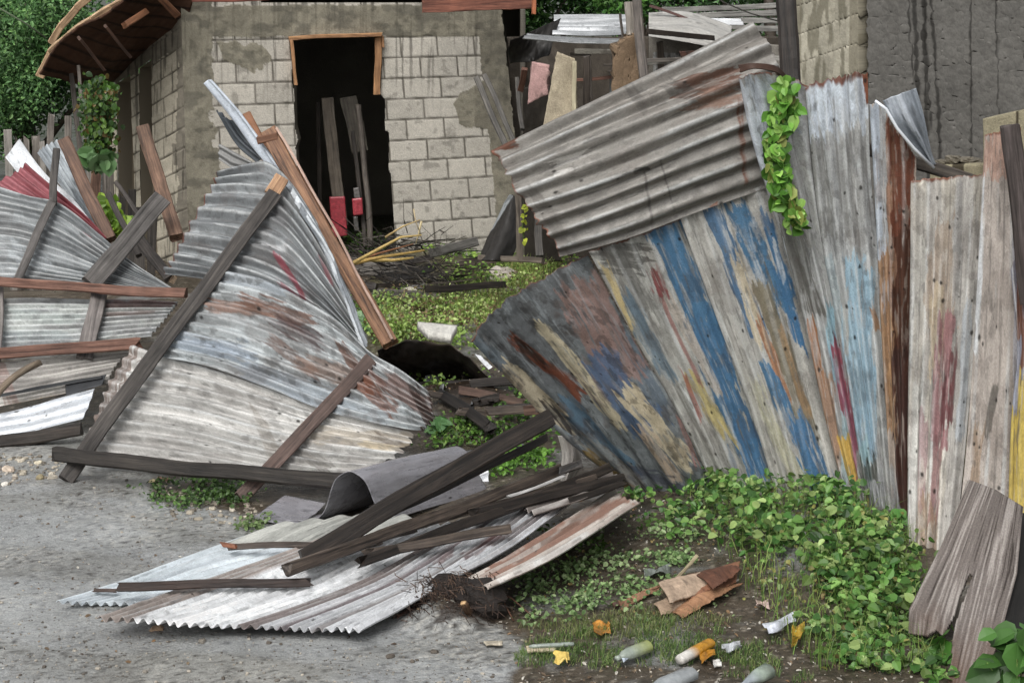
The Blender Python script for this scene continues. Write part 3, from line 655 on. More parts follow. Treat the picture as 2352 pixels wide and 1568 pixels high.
def boxwall(name, q, Y, hx, parent, seed, mat=M_mason, th=.12, **kw):
    pts = [P(a, b, Y) for a, b in q]
    def pf(S, T, U, V, Ls, Lt):
        c = np.ones(S.shape + (3,)) * lin(hx) * (.7 + .6 * fbm(U * .04, V * .04, seed, 4) + .3 * (vn(U * .5, V * .4, seed) - .5))[..., None]
        return mixc(c, lin('#3b3630'), sm(.62, .66, fbm(U * .03, V * .015, seed + 5, 5)) * .6)
    return surf(name, [[pts[0], pts[3]], [pts[1], pts[2]]], mat, pf, parent, res=3, thick=th, seed=seed, linear=True, dent=.03, **kw)
boxwall('dark_back', [(1165, 85), (1800, 85), (1800, 560), (1200, 600)], 19.0, '#4b453e', sh, 4)
boxwall('board_wall', [(1490, 75), (1800, 105), (1800, 420), (1490, 420)], 17.3, '#77736c', sh, 6, th=.04)['label'] = 'grey weathered board wall under the roof right of the post'
boxwall('fascia', [(1486, 66), (1640, 82), (1640, 94), (1486, 78)], 16.4, '#2a2521', sh, 5, th=.05)
boxwall('lintel', [(1320, 112), (1450, 114), (1450, 124), (1320, 124)], 16.3, '#6b6860', sh, 5, th=.05)
boxwall('window_pane', [(1400, 165), (1460, 165), (1460, 205), (1400, 235)], 16.8, '#767d80', sh, 5, th=.01)
for k, (a, b, c, d, w) in enumerate(((1408, 128, 1416, 240, 10), (1352, 135, 1360, 230, 8), (1385, 150, 1455, 150, 5), (1395, 165, 1455, 164, 5), (1425, 30, 1432, 95, 6))):
    plank('frame_piece', P(a, b, 16.5), P(c, d, 16.5), px(w, 16.5), .04, wood('#3f3831', '#5b534a'), sh)
tag(boxwall('pink_wall_chunk', [(1222, 142), (1262, 150), (1258, 215), (1212, 240)], 15.8, '#b08f8b', None, 7), 'small broken pink wall piece in the gap beside the house', 'wall')
tag(boxwall('cream_wall_chunk', [(1280, 120), (1320, 135), (1330, 340), (1238, 340)], 15.5, '#a89d88', None, 8), 'cracked cream wall slab standing left of the shack opening', 'wall')
plank('cream_edge_board', P(1318, 140, 15.4), P(1322, 300, 15.4), px(10, 15.4), .05, wood('#b0a684', '#c4ba98'), label='cream painted strip along the cracked cream slab', cat='board')
boxpost = plank('brown_timber', P(1345, 128, 15.9), P(1352, 330, 15.9), px(16, 15.9), .1, wood('#3c332b', '#51473d'), label='dark brown post right of the cream slab', cat='post')
plank('tall_grey_post', P(1458, -30, 15.2), P(1484, 220, 15.0), px(22, 15), .12, wood('#544c46', '#736a62'), label='old grey post rising past the mud column to the top edge', cat='post')
tag(boxwall('mud_column', [(1408, 104), (1462, 66), (1486, 200), (1404, 260)], 15.3, '#7d6a56', None, 9, th=.2), 'crumbling brown mud column beside the old grey post', 'column')
plank('cream_top_post', P(1446, 4, 15.25), P(1450, 80, 15.25), px(24, 15), .08, wood('#8f877c', '#aaa298'), label='pale upper stub of wood against the old grey post', cat='post')
rp = thing('plank_roof', P(1660, 60, 19.0), 'weathered grey planks and pale sheets on the far roof left of the dark post', 'roof')
for k, (a, b, c, d, w) in enumerate(((1520, 22, 1800, 14, 12), (1560, 36, 1800, 30, 13), (1620, 50, 1800, 48, 12), (1640, 62, 1800, 66, 12))):
    plank('board', P(a, b, 18.6 - k * .1), P(c, d, 18.6 - k * .1), px(w, 18.6), .03, wood('#7d7b76', '#96948e'), rp)
surf('white_sheet', [[P(1590, 42, 18.1), P(1700, 46, 18.1)], [P(1600, 56, 17.9), P(1710, 58, 17.9)]], M_bright, metal_paint('#c8cacc', [], 6, .2), rp, ribs=2, linear=True)
plank('dark_ridge_batten', P(1492, 14, 17.4), P(1640, 66, 17.3), px(6, 17), .05, wood('#4d2f2a', '#65433c'), rp)
pts = [P(1150 + 700 * t, -40 + 120 * t + 60 * math.sin(t * 3.1), 20) for t in np.linspace(0, 1, 20)]
tag(tube('overhead_wire', [P(1610, -30, 16.8), P(1660, 5, 16.8), P(1720, 30, 16.9), P(1790, 50, 17)], .006, M_stone, K=5, cols=lin('#3a3833')), 'thin dark wire drooping over the shack roof', 'wire')
tag(tube('broken_wire', [P(0, 20, 17), P(60, 55, 17), P(105, 88, 17.2)], .008, M_stone, K=5, cols=lin('#55604a')), 'thin cable crossing before the tree at the top left', 'cable')

rg = random.Random(77)
for k in range(16):
    u0 = rg.uniform(1200, 1790); v0 = rg.uniform(95, 190); l = rg.uniform(40, 150); vert = rg.random() < .55
    u1, v1 = (u0 + rg.uniform(-12, 12), v0 + l) if vert else (u0 + l, v0 + rg.uniform(-14, 14))
    plank('clutter_board', P(u0, v0, 17.0 - rg.random() * .6), P(u1, v1, 17.0 - rg.random() * .6), px(rg.uniform(6, 18), 17), .03, wood(*rg.choice([('#6e675f', '#8d867d'), ('#4c443d', '#655c53'), ('#6b4434', '#835a48'), ('#8b8880', '#a5a29a')])), sh)
surf('side_panel', [[P(1500, 120, 16.9), P(1500, 320, 16.9)], [P(1640, 125, 16.9), P(1640, 320, 16.9)]], M_dull, metal_paint('#8a8a88', [], 92, .2, flake=.3, stain=.5), sh, seed=92, ribs=6, linear=True)
surf('rusty_panel', [[P(1560, 118, 16.5), P(1570, 150, 16.5)], [P(1690, 112, 16.5), P(1680, 146, 16.5)]], M_dull, metal_paint('#5d4238', [], 93, .2, stain=.5), sh, seed=93, linear=True)
surf('black_awning', [[P(1165, 88, 16.6), P(1170, 150, 16.8)], [P(1285, 50, 17.0), P(1262, 130, 16.6)]], M_dull, metal_paint('#1d1b19', [], 94, .2), sh, seed=94, dent=.05, linear=True)

# dark timber post and masonry at the right
plank('dark_post', P(1806, -60, 10.9), P(1835, 560, 10.6), px(46, 10.8), .12, wood('#241e1a', '#3b322c', .55), label='thick blackened wooden post behind the painted zinc fence', cat='post')
bw = thing('block_pier', P(1900, 900, 12.2), 'cream concrete block pier behind the rusty top of the painted zinc fence', 'wall')
def bpaint(S, T, U, V, Ls, Lt):
    row, joint, hm, vm = bc(U, V); n = fbm(U * .05, V * .05, 15, 4); nf = vn(U * .4, V * .4, 4)
    col = np.ones(U.shape + (3,)) * lin('#aca797') * (.80 + .25 * hsh(np.floor(row), np.floor(joint), 2) + .4 * (n - .5) + .3 * (nf - .5))[..., None]
    col = mixc(col, lin('#3a362c'), np.maximum(hm, vm)); st = sm(.5, .62, fbm(U * .07, V * .012, 12, 4)); col = mixc(col, lin('#45412f'), st * .6)
    return mixc(col, lin('#6a6454'), ((U < 1862) | (U > 1972)) * .6)
def bc(U, V):
    row = (V + .35 * (U - 1960) - 42) / 66.0; joint = (U - 1905 + 27 * (np.floor(row) % 2) + .03 * V) / 62.0
    return row, joint, sm(.045, .02, np.abs(row - np.round(row))), sm(.05, .02, np.abs(joint - np.round(joint)))
surf('wall', quad_net((1830, -70), (1992, -70), (2003, 960), (1840, 930), 12.6, 12.2, 12.2, 12.6), M_render, bpaint, bw, res=2.4, thick=.2, seed=7, linear=True, dent=.006, height=lambda S, T, U, V: -.006 * np.maximum(bc(U, V)[2], bc(U, V)[3]))
rwall = thing('rough_render_wall', P(2180, 950, 12.0), 'tall dark grey wall of rough wet cement render at the top right', 'wall')
def rwp(S, T, U, V, Ls, Lt):
    n = fbm(U * .10, V * .16, 5, 5); nf = vn(U * .35, V * .6, 6); n2 = fbm(U * .01, V * .01, 8, 3)
    c = np.ones(U.shape + (3,)) * lin('#62605c') * (.62 + .6 * n + .35 * (nf - .5) + .4 * (n2 - .5))[..., None]
    for (x0, y0, x1, y1, w) in ((2098, -60, 2112, 240, 7), (2122, -60, 2140, 300, 4), (2138, -60, 2166, 430, 5), (2085, -60, 2100, 200, 3), (2126, 120, 2134, 430, 7), (2355, 0, 2362, 300, 3), (2290, 120, 2295, 300, 3), (2231, 200, 2232, 400, 3)):
        ln = math.hypot(x1 - x0, y1 - y0); a = ((U - x0) * (x1 - x0) + (V - y0) * (y1 - y0)) / ln; p = np.abs(-(U - x0) * (y1 - y0) + (V - y0) * (x1 - x0)) / ln
        c = mixc(c, lin('#1d1b18'), sm(w, w * .3, p + 3 * (fbm(U * .1, V * .02, 3) - .5)) * sm(0, 20, ln - a) * .8)
    return c
surf('wall', quad_net((1992, -90), (2440, -90), (2440, 990), (2003, 955), 12.19, 11.9, 11.9, 12.19), M_render, rwp, rwall, res=2.4, thick=.2, seed=9, linear=True, dent=.006,
     height=lambda S, T, U, V: (fbm(U * .06, V * .08, 5, 2) - .5) * .006)
lw = thing('low_block_wall', P(2200, 1150, 10.3), 'low broken block wall showing just above the zinc fence at the right', 'wall')
def lwp(S, T, U, V, Ls, Lt):
    c = np.ones(U.shape + (3,)) * lin('#8f8872') * (.75 + .5 * fbm(U * .08, V * .08, 5, 4))[..., None]
    return mixc(c, lin('#332c22'), (inpoly(U, V, [(2190, 360), (2216, 360), (2216, 440), (2190, 440)]) | (np.abs(U - 2345) < 3)) * .9)
surf('wall', quad_net((2140, 379), (2276, 373), (2276, 1100), (2140, 1100), 10.3, 10.2, 10.2, 10.3), M_mason, lwp, lw, res=3, thick=.15, seed=3, linear=True)
surf('upper_blocks', quad_net((2268, 270), (2440, 232), (2440, 1080), (2268, 1080), 10.1, 9.9, 9.9, 10.1), M_mason, lwp, lw, res=3, thick=.15, seed=4, linear=True)
for k, (a, b) in enumerate(((2160, 374), (2190, 366), (2215, 368), (2240, 372))):
    rock('mortar_lump', P(a, b, 10.28), .03 + .008 * (k % 2), k, '#6a6458', ['leftmost mortar lump on top of the low block wall', 'second mortar lump on top of the low block wall', 'third mortar lump on top of the low block wall', 'rightmost mortar lump on top of the low block wall'][k], cat='mortar lump', group='mortar lumps on the low wall')

# ================================================================== RIGHT: painted zinc fence
fe = thing('painted_zinc_fence', P(1900, 1180, 9.8), 'leaning corrugated zinc fence with peeling blue, cream and rusty paint', 'fence')
def N(rows, Y=None): return [[P(*p) if len(p) == 3 else P(p[0], p[1], Y) for p in r] for r in rows]
f1 = N([[(1075, 775, 9.55), (1180, 885, 9.75), (1300, 1005, 9.95), (1435, 1115, 10.15)], [(1130, 705, 9.6), (1235, 820, 9.75), (1370, 975, 9.95), (1490, 1132, 10.12)], [(1225, 640, 9.7), (1335, 790, 9.8), (1450, 965, 9.95), (1555, 1140, 10.1)], [(1350, 575, 9.9), (1450, 770, 9.95), (1560, 960, 10.0), (1650, 1145, 10.08)]])
P1 = [(1090, 790, 1180, 880, 40, '#5a6770', .8), (1180, 700, 1290, 850, 60, '#4a4c4e', .7), (1290, 620, 1400, 800, 50, '#57595a', .8), (1330, 840, 1400, 920, 60, '#6d5a54', .7), (1500, 980, 1600, 1110, 44, '#6f777a', .8), (1420, 760, 1520, 940, 34, '#4f5d6a', .8), (1120, 740, 1260, 900, 70, '#5c6063', .8), (1250, 640, 1340, 760, 90, '#55585a', .8), (1330, 660, 1445, 860, 95, '#84645a', .75), (1250, 755, 1425, 965, 30, '#a3997c'), (1165, 850, 1300, 975, 44, '#a89d82'), (1180, 780, 1330, 905, 26, '#66341d'), (1190, 788, 1240, 835, 26, '#2b1b12', .9), (1370, 830, 1490, 985, 80, '#425c7c', .85), (1300, 930, 1440, 1075, 44, '#4b6679'), (1440, 900, 1580, 1060, 40, '#b3a688'), (1470, 980, 1560, 1100, 26, '#b09a80', .8), (1262, 925, 1312, 985, 24, '#241f24', .9), (1230, 960, 1400, 1090, 40, '#7f8c94', .8), (1345, 1030, 1445, 1112, 18, '#7d6730'), (1420, 1070, 1560, 1115, 26, '#36394a', .7), (1580, 960, 1625, 1070, 22, '#46572e', .8), (1560, 960, 1600, 1060, 14, '#a6746c', .8), (1350, 1010, 1470, 1110, 30, '#8e8a80', .6), (1470, 770, 1540, 900, 12, '#7a3c2a')]
surf('zinc_sheet', f1, M_paint, metal_paint('#686d6f', P1, 11, .22, dots=18, rustend=(.008, 0),  flake=.35, iso=True, stain=.35), fe, ribs=6, amp=.012, seed=11, rag=(.05, 0), dent=.03)['label'] = 'leftmost curled grey sheet with pink-brown and dark blue patches'
f2 = N([[(1348, 572, 9.86), (1455, 770, 9.92), (1562, 960, 9.98), (1655, 1150, 10.02)], [(1450, 540, 9.9), (1545, 745, 9.94), (1640, 950, 9.98), (1722, 1150, 10.0)], [(1566, 498, 9.92), (1645, 715, 9.96), (1722, 925, 9.98), (1795, 1150, 9.98)]])
P2 = [(1370, 590, 1480, 600, 60, '#4e4d49', .8), (1400, 560, 1480, 720, 50, '#5a5955', .7), (1388, 610, 1450, 740, 16, '#b29f68'), (1440, 680, 1530, 860, 36, '#5a7180', .85), (1520, 500, 1640, 800, 74, '#3a6c90'), (1610, 740, 1742, 1100, 64, '#386a90'), (1500, 620, 1522, 680, 26, '#7d4140'), (1540, 690, 1650, 900, 22, '#a59c90', .9), (1590, 870, 1670, 1000, 34, '#ab9a55', .9), (1600, 960, 1720, 1140, 44, '#999791', .7), (1520, 690, 1600, 860, 10, '#93625a', .8), (1572, 860, 1610, 960, 12, '#8e4a3e', .8)]
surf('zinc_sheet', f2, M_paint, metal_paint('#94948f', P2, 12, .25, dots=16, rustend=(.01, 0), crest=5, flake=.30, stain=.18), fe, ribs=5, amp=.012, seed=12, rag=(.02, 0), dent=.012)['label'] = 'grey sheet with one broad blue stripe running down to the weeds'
f3 = N([[(1560, 495, 9.88), (1640, 715, 9.93), (1718, 925, 9.95), (1790, 1155, 9.95)], [(1650, 465, 9.9), (1720, 680, 9.93), (1788, 900, 9.93), (1850, 1155, 9.92)], [(1775, 415, 9.9), (1835, 600, 9.9), (1890, 850, 9.9), (1950, 1165, 9.86)]])
P3 = [(1640, 490, 1740, 760, 40, '#4b7092'), (1690, 470, 1800, 700, 46, '#3f7094'), (1760, 500, 1840, 790, 26, '#336c98'), (1690, 600, 1755, 800, 22, '#b8ab90'), (1745, 640, 1860, 1010, 42, '#756b52', .9), (1742, 740, 1812, 920, 20, '#a97650'), (1800, 780, 1850, 940, 18, '#9a7a50', .8), (1760, 840, 1880, 1130, 30, '#3f7298'), (1830, 960, 1900, 1130, 40, '#3b719c'), (1730, 880, 1850, 1140, 34, '#aeab90', .9), (1690, 800, 1790, 1100, 20, '#a3a199', .8), (1780, 560, 1800, 640, 12, '#c4ccd0', .8)]
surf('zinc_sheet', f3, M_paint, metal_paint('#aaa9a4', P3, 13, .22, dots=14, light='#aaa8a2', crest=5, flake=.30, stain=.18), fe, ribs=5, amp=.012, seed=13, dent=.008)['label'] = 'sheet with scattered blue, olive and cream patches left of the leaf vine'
f4 = N([[(1697, 172, 9.66), (1722, 300, 9.7), (1765, 450, 9.75), (1812, 600, 9.8), (1862, 800, 9.83), (1905, 1000, 9.85), (1955, 1180, 9.82)], [(1740, 160, 9.62), (1770, 300, 9.68), (1810, 450, 9.73), (1850, 600, 9.78), (1895, 800, 9.8), (1935, 1000, 9.82), (1980, 1190, 9.8)], [(1800, 168, 9.66), (1815, 300, 9.7), (1850, 450, 9.75), (1880, 600, 9.78), (1925, 800, 9.8), (1962, 1000, 9.8), (2004, 1200, 9.76)], [(1860, 195, 9.74), (1872, 300, 9.75), (1890, 450, 9.77), (1915, 600, 9.79), (1948, 800, 9.8), (1982, 1000, 9.8), (2012, 1200, 9.76)]])
P4 = [(1712, 190, 1760, 420, 60, '#b6bfc8'), (1745, 190, 1800, 300, 60, '#aab3bc', .9), (1810, 520, 1860, 720, 54, '#66655f', .9), (1820, 440, 1850, 560, 40, '#86867f', .7), (1800, 560, 1905, 1000, 8, '#c3ccd2', .9), (1868, 735, 1880, 850, 22, '#a56f44'), (1880, 850, 1905, 1080, 30, '#a37550'), (1895, 860, 1925, 1130, 36, '#a58064', .9), (1905, 690, 1925, 880, 20, '#8cb2c0'), (1930, 820, 1948, 1100, 20, '#9ab4bc', .9), (1920, 800, 1942, 930, 20, '#96485a'), (1935, 900, 1960, 1010, 16, '#97506a', .9), (1952, 870, 1968, 1120, 11, '#9c5468'), (1938, 1010, 1962, 1100, 28, '#c9a22a'), (1896, 500, 1920, 660, 24, '#946a62', .8), (1925, 560, 1960, 760, 16, '#b0aea6', .8)]
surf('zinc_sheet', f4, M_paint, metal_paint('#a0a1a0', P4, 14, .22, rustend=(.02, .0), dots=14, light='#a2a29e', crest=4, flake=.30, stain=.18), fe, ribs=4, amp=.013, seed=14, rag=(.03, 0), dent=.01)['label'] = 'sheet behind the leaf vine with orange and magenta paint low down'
f5 = N([[(1848, 188, 9.72), (1868, 400, 9.74), (1895, 600, 9.76), (1935, 800, 9.77), (1968, 1000, 9.77), (2000, 1200, 9.72)], [(1920, 165, 9.7), (1935, 400, 9.72), (1955, 600, 9.74), (1980, 800, 9.75), (2005, 1000, 9.75), (2030, 1205, 9.68)], [(1992, 152, 9.7), (2000, 400, 9.72), (2018, 600, 9.73), (2030, 800, 9.73), (2045, 1000, 9.72), (2062, 1215, 9.64)]])
P5 = [(1880, 180, 1905, 300, 80, '#bdc7d2'), (1950, 175, 1960, 280, 80, '#bfc9d3'), (1985, 150, 1995, 230, 16, '#7a4022'), (1975, 220, 1985, 300, 14, '#b9c2cb'), (1870, 330, 1895, 520, 50, '#7a7a76', .8), (1945, 300, 1960, 560, 60, '#8a8a87', .6), (1958, 590, 1975, 1040, 44, '#93b3c4'), (1990, 640, 2004, 1060, 26, '#8fb1c4'), (1905, 600, 1930, 760, 20, '#90a8b0', .5), (1925, 860, 1942, 1100, 26, '#b4b6b4', .8), (1985, 1020, 2000, 1130, 30, '#8ab0b6', .8), (1995, 1070, 2012, 1190, 34, '#464a42', .85), (1975, 1120, 2002, 1205, 22, '#a8832e'), (2010, 1120, 2030, 1200, 24, '#a3a6a8'), (2000, 700, 2020, 760, 14, '#a37a54')]
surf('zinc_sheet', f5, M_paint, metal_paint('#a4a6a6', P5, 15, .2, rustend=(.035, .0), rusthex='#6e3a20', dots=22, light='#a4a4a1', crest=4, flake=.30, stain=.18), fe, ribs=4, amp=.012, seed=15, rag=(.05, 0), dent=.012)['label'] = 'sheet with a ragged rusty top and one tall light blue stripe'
f6 = N([[(1996, 232, 9.6), (2012, 500, 9.63), (2026, 800, 9.65), (2052, 1215, 9.56)], [(2045, 240, 9.58), (2052, 500, 9.6), (2056, 800, 9.62), (2070, 1225, 9.52)], [(2106, 250, 9.56), (2102, 500, 9.57), (2092, 800, 9.58), (2094, 1235, 9.46)]])
P6 = [(2004, 240, 2020, 700, 40, '#b0bbc8'), (2028, 240, 2035, 560, 18, '#a3a5a6', .9), (2020, 600, 2040, 1000, 60, '#a0784f', .95), (2045, 290, 2052, 700, 20, '#8d6244', .9), (2068, 290, 2078, 560, 56, '#6c3a24'), (2078, 540, 2072, 900, 50, '#53301f'), (2072, 800, 2076, 1230, 40, '#452820'), (2040, 820, 2052, 1000, 10, '#b58c5c', .8), (2040, 1060, 2058, 1215, 26, '#9a9c9c', .9)]
surf('zinc_sheet', f6, M_paint, metal_paint('#a0948a', P6, 16, .2, dots=14, crest=3, flake=.30, stain=.18), fe, ribs=3, amp=.013, seed=16, rag=(.03, 0), mask=lambda S, T, U, V: ~inpoly(U, V, [(2042, 180), (2060, 290), (2128, 400), (2150, 180)]))['label'] = 'narrow sheet with a dark brown rust stripe down its right side'
f7 = N([[(2092, 412, 9.4), (2090, 700, 9.35), (2086, 1000, 9.3), (2086, 1300, 9.0)], [(2176, 402, 9.35), (2165, 700, 9.3), (2150, 1000, 9.22), (2135, 1305, 8.96)], [(2264, 395, 9.3), (2245, 700, 9.25), (2220, 1000, 9.18), (2188, 1310, 8.92)]])
P7 = [(2120, 440, 2110, 700, 24, '#aaa79f', .8), (2170, 520, 2160, 760, 60, '#9b8772', .7), (2150, 680, 2150, 860, 30, '#b8a688', .8), (2172, 740, 2160, 1010, 36, '#98686a', .9), (2190, 790, 2180, 960, 18, '#6c3538', .9), (2170, 860, 2165, 990, 12, '#5e2c30', .9), (2120, 960, 2115, 1150, 20, '#9a7a7c', .8), (2160, 1010, 2140, 1200, 22, '#8a5a5c', .8), (2205, 440, 2196, 700, 16, '#8f8d8a', .8), (2225, 700, 2205, 1000, 18, '#a5abb0', .9), (2128, 1130, 2130, 1280, 40, '#9c7f62', .7), (2104, 900, 2100, 1200, 12, '#c0c0ba', .9)]
surf('zinc_sheet', f7, M_paint, metal_paint('#a5a29d', P7, 17, .25, rustend=(.018, .0), dots=26, light='#b7b2a8', crest=5, flake=.30, stain=.18), fe, ribs=5, amp=.012, seed=17, rag=(.02, 0), dent=.01)['label'] = 'pinkish grey sheet with fine ribs left of the weathered plywood board'
f8 = N([[(2262, 306, 9.15), (2248, 600, 9.12), (2222, 1000, 9.05), (2190, 1300, 8.88)], [(2300, 298, 9.12), (2296, 600, 9.08), (2280, 1000, 9.02), (2260, 1310, 8.85)], [(2345, 290, 9.1), (2350, 600, 9.06), (2338, 1000, 9.0), (2330, 1320, 8.84)]])
P8 = [(2285, 320, 2285, 400, 60, '#a87c66', .7), (2256, 420, 2240, 800, 14, '#c2c6ca', .8), (2285, 880, 2270, 990, 18, '#4f4b44', .8), (2250, 980, 2230, 1200, 22, '#8c7050', .7), (2335, 560, 2335, 900, 14, '#a9a9b2', .7)]
surf('zinc_sheet', f8, M_paint, metal_paint('#9c948d', P8, 18, .14, rustend=(.02, .0), dots=14, blot=.15, crest=3, flake=.30, stain=.18), fe, ribs=3, amp=.004, seed=18, rag=(.02, 0))['label'] = 'tall sandy pink-grey nearly flat sheet by the right edge'
f9 = N([[(2322, 620, 8.98), (2336, 800, 8.96), (2322, 980, 8.94), (2312, 1330, 8.8)], [(2350, 560, 8.96), (2360, 800, 8.94), (2350, 980, 8.92), (2345, 1330, 8.8)], [(2430, 540, 8.9), (2430, 800, 8.9), (2420, 980, 8.88), (2410, 1330, 8.75)]])
P9 = [(2348, 640, 2354, 820, 34, '#77462a', .9), (2335, 930, 2325, 1240, 40, '#bfa52a'), (2355, 860, 2350, 1240, 50, '#c4aa2c'), (2336, 800, 2330, 940, 14, '#9296a6')]
surf('zinc_sheet', f9, M_paint, metal_paint('#8d8b94', P9, 19, .2, crest=3, flake=.30, stain=.18), fe, ribs=3, amp=.007, seed=19)['label'] = 'sheet at the right edge painted yellow in its lower half'
plank('rail', P(1830, 300, 10.0), P(2440, 470, 9.5), px(30, 9.7), .06, wood('#3c342c', '#4c443b'), fe)
plank('rail', P(1780, 900, 10.2), P(2440, 940, 9.6), px(34, 9.7), .06, wood('#3c342c', '#4c443b'), fe)
plank('edge_post', P(2322, 285, 8.95), P(2365, 700, 8.9), px(46, 8.9), .06, wood('#3a302c', '#554b49'), label='dark weathered board nailed over the fence at the right edge', cat='board')
# peeled strip
pl_ = thing('peeled_zinc_strip', P(2080, 380, 9.5), 'small peeled grey zinc flap curling off the top of the fence', 'zinc sheet')
pe = N([[(2028, 230, 9.5), (2060, 292, 9.5), (2100, 340, 9.52), (2143, 382, 9.55)], [(2068, 215, 9.46), (2092, 275, 9.46), (2118, 325, 9.5), (2144, 380, 9.54)], [(2103, 203, 9.5), (2120, 260, 9.5), (2132, 318, 9.52), (2145, 378, 9.55)]])
surf('flap', pe, M_zinc, metal_paint('#6f757c', [], 20, .4, light='#b4bac2'), pl_, ribs=3, amp=.010, seed=20)
tube('bright_edge', [P(2010, 232, 9.48), P(2035, 250, 9.48), P(2060, 294, 9.47), (P(2100, 342, 9.49)), P(2145, 386, 9.53)], .008, M_bright, pl_, K=6, cols=lin('#e0e4ea'))
# diagonal sheet
dg = N([[(1116, 352, 9.95), (1330, 246, 9.9), (1530, 150, 9.87), (1736, 46, 9.85)], [(1150, 400, 9.82), (1360, 310, 9.8), (1570, 225, 9.78), (1790, 130, 9.78)], [(1195, 470, 9.78), (1400, 400, 9.77), (1590, 320, 9.77), (1812, 230, 9.8)], [(1240, 535, 9.78), (1420, 470, 9.78), (1610, 395, 9.8), (1812, 320, 9.85)], [(1276, 592, 9.82), (1440, 548, 9.83), (1620, 482, 9.85), (1800, 420, 9.9)]])
PD = [(1120, 350, 1185, 322, 20, '#5c341f'), (1500, 150, 1555, 128, 16, '#6e4028'), (1560, 210, 1700, 170, 44, '#5f3c2a', .9), (1590, 240, 1700, 215, 36, '#75513c', .8), (1700, 250, 1712, 420, 14, '#6a4029', .9), (1530, 195, 1600, 230, 34, '#4e4d4b', .5), (1270, 375, 1340, 350, 14, '#bdbab4', .8), (1280, 400, 1310, 390, 10, '#bdbab4', .7), (1458, 392, 1490, 388, 14, '#2e2c29', .9), (1480, 395, 1500, 520, 6, '#4c4844', .8), (1520, 380, 1545, 470, 4, '#4c4844', .8), (1440, 200, 1480, 250, 22, '#5c5a56', .6), (1635, 478, 1650, 470, 8, '#8a5232'), (1350, 470, 1500, 440, 10, '#94908a', .6), (1225, 440, 1300, 560, 24, '#66615b', .6)]
dsh = surf('fallen_zinc_sheet', dg, M_dull, metal_paint('#817e79', PD, 21, .16, stain=.16, flake=.05, crest=8, rustend=(.012, 0), dots=12, blot=.18), None, ribs=8, amp=.019, seed=21, rag=(.07, .03), dent=.008, wave=.15)
tag(dsh, 'long grey corrugated sheet hanging diagonally over the painted fence', 'zinc sheet')
ey = N([[(1693, 150, 9.6), (1730, 146, 9.56), (1780, 152, 9.6), (1808, 176, 9.7)], [(1697, 168, 9.58), (1735, 158, 9.54), (1780, 166, 9.58), (1800, 182, 9.68)]])
tag(surf('rusty_rim_strip', ey, M_dull, metal_paint('#3e2a20', [], 22, .4), None, seed=22, rag=(.02, .02), thick=.006), 'dark rusty curled rim above the leaf vine', 'metal strip')
# leaf vine on the fence
vine('fence_vine', [(1808, 190), (1800, 260), (1778, 340), (1790, 400), (1800, 460), (1835, 515)], 9.62, 330, [24, 30, 20, 18, 22, 30], .064, ['#62943a', '#7aac4a', '#4c7a2c', '#94bc60', '#3c6022', '#86904a'], 'bright green leafy vine hanging down the front of the painted fence', out=.09)
# plywood board
pb = N([[(2225, 1102, 8.2), (2160, 1260, 8.05), (2090, 1400, 7.9), (2090, 1475, 7.78)], [(2285, 1125, 8.2), (2235, 1290, 7.95), (2200, 1440, 7.65), (2172, 1585, 7.3)], [(2348, 1165, 8.2), (2335, 1320, 7.9), (2298, 1460, 7.6), (2250, 1590, 7.28)]])
def pbp(S, T, U, V, Ls, Lt):
    n = fbm(S * Ls * 120, T * Lt * 3.5, 3, 5); n2 = fbm(S * Ls * 5, T * Lt * 3, 5, 4)
    c = np.ones(S.shape + (3,)) * lin('#6d6662') * (.45 + 1.1 * n)[..., None]; c = mixc(c, lin('#9c9691'), sm(.55, .7, n) * .8); c = mixc(c, lin('#5d4536'), sm(.62, 1.0, T + (n2 - .5) * .5) * .7)
    return mixc(c, lin('#241d19'), sm(.34, .24, n) * .7)
tag(surf('split_plywood_board', pb, M_mason, pbp, None, res=2.2, seed=23, thick=.018, dent=.003, linear=True,
         mask=lambda S, T, U, V: ~inpoly(U, V, [(2228, 1318), (2232, 1325), (2205, 1400), (2188, 1470), (2185, 1510), (2170, 1600), (2090, 1600), (2080, 1455), (2130, 1462), (2150, 1448), (2165, 1462), (2190, 1420), (2205, 1370)]) | inpoly(U, V, [(2196, 1428), (2212, 1395), (2300, 1400), (2260, 1620), (2172, 1620)])),
    'weathered grey split plywood board leaning on the fence at the lower right', 'board')
plank('shadow_void_fill', P(2375, 1200, 8.35), P(2310, 1560, 7.45), px(70, 8), .12, wood('#100e0c', '#191613'), label='black shape standing in for the shadowed void behind the split plywood board', cat='beam')  # black solid placed where there is only void shadow

# ================================================================== CENTRE: collapsed zinc panel
def YC(u, v): return 9.92 + (1110 - v) * .0022 + (800 - u) * .0009
cpn = thing('collapsed_zinc_panel', P(480, 1080, 10.7), 'collapsed corrugated zinc panel on dark battens tilted across the centre', 'fence panel')
def NC(rows, o=0.0, f=YC): return [[P(p[0], p[1], f(p[0], p[1]) + o + (p[2] if len(p) > 2 else 0)) for p in r] for r in rows]
c1 = NC([[(500, 398), (560, 380), (612, 372, .05), (660, 410, .08), (720, 500, .1)], [(478, 440), (560, 440), (640, 460), (720, 560, .02), (800, 700, .02)], [(430, 520), (520, 530), (640, 560), (740, 660), (835, 785)], [(395, 585), (500, 605), (620, 640), (730, 705), (838, 795)], [(368, 628), (480, 642), (600, 668), (720, 730), (842, 806)]])
C1P = [(498, 405, 375, 615, 14, '#7d4a34'), (640, 590, 700, 690, 12, '#93384a', .9), (650, 655, 740, 730, 10, '#93384a', .8), (600, 560, 660, 570, 10, '#e8eaec', .5), (735, 590, 760, 650, 8, '#b05060', .6)]
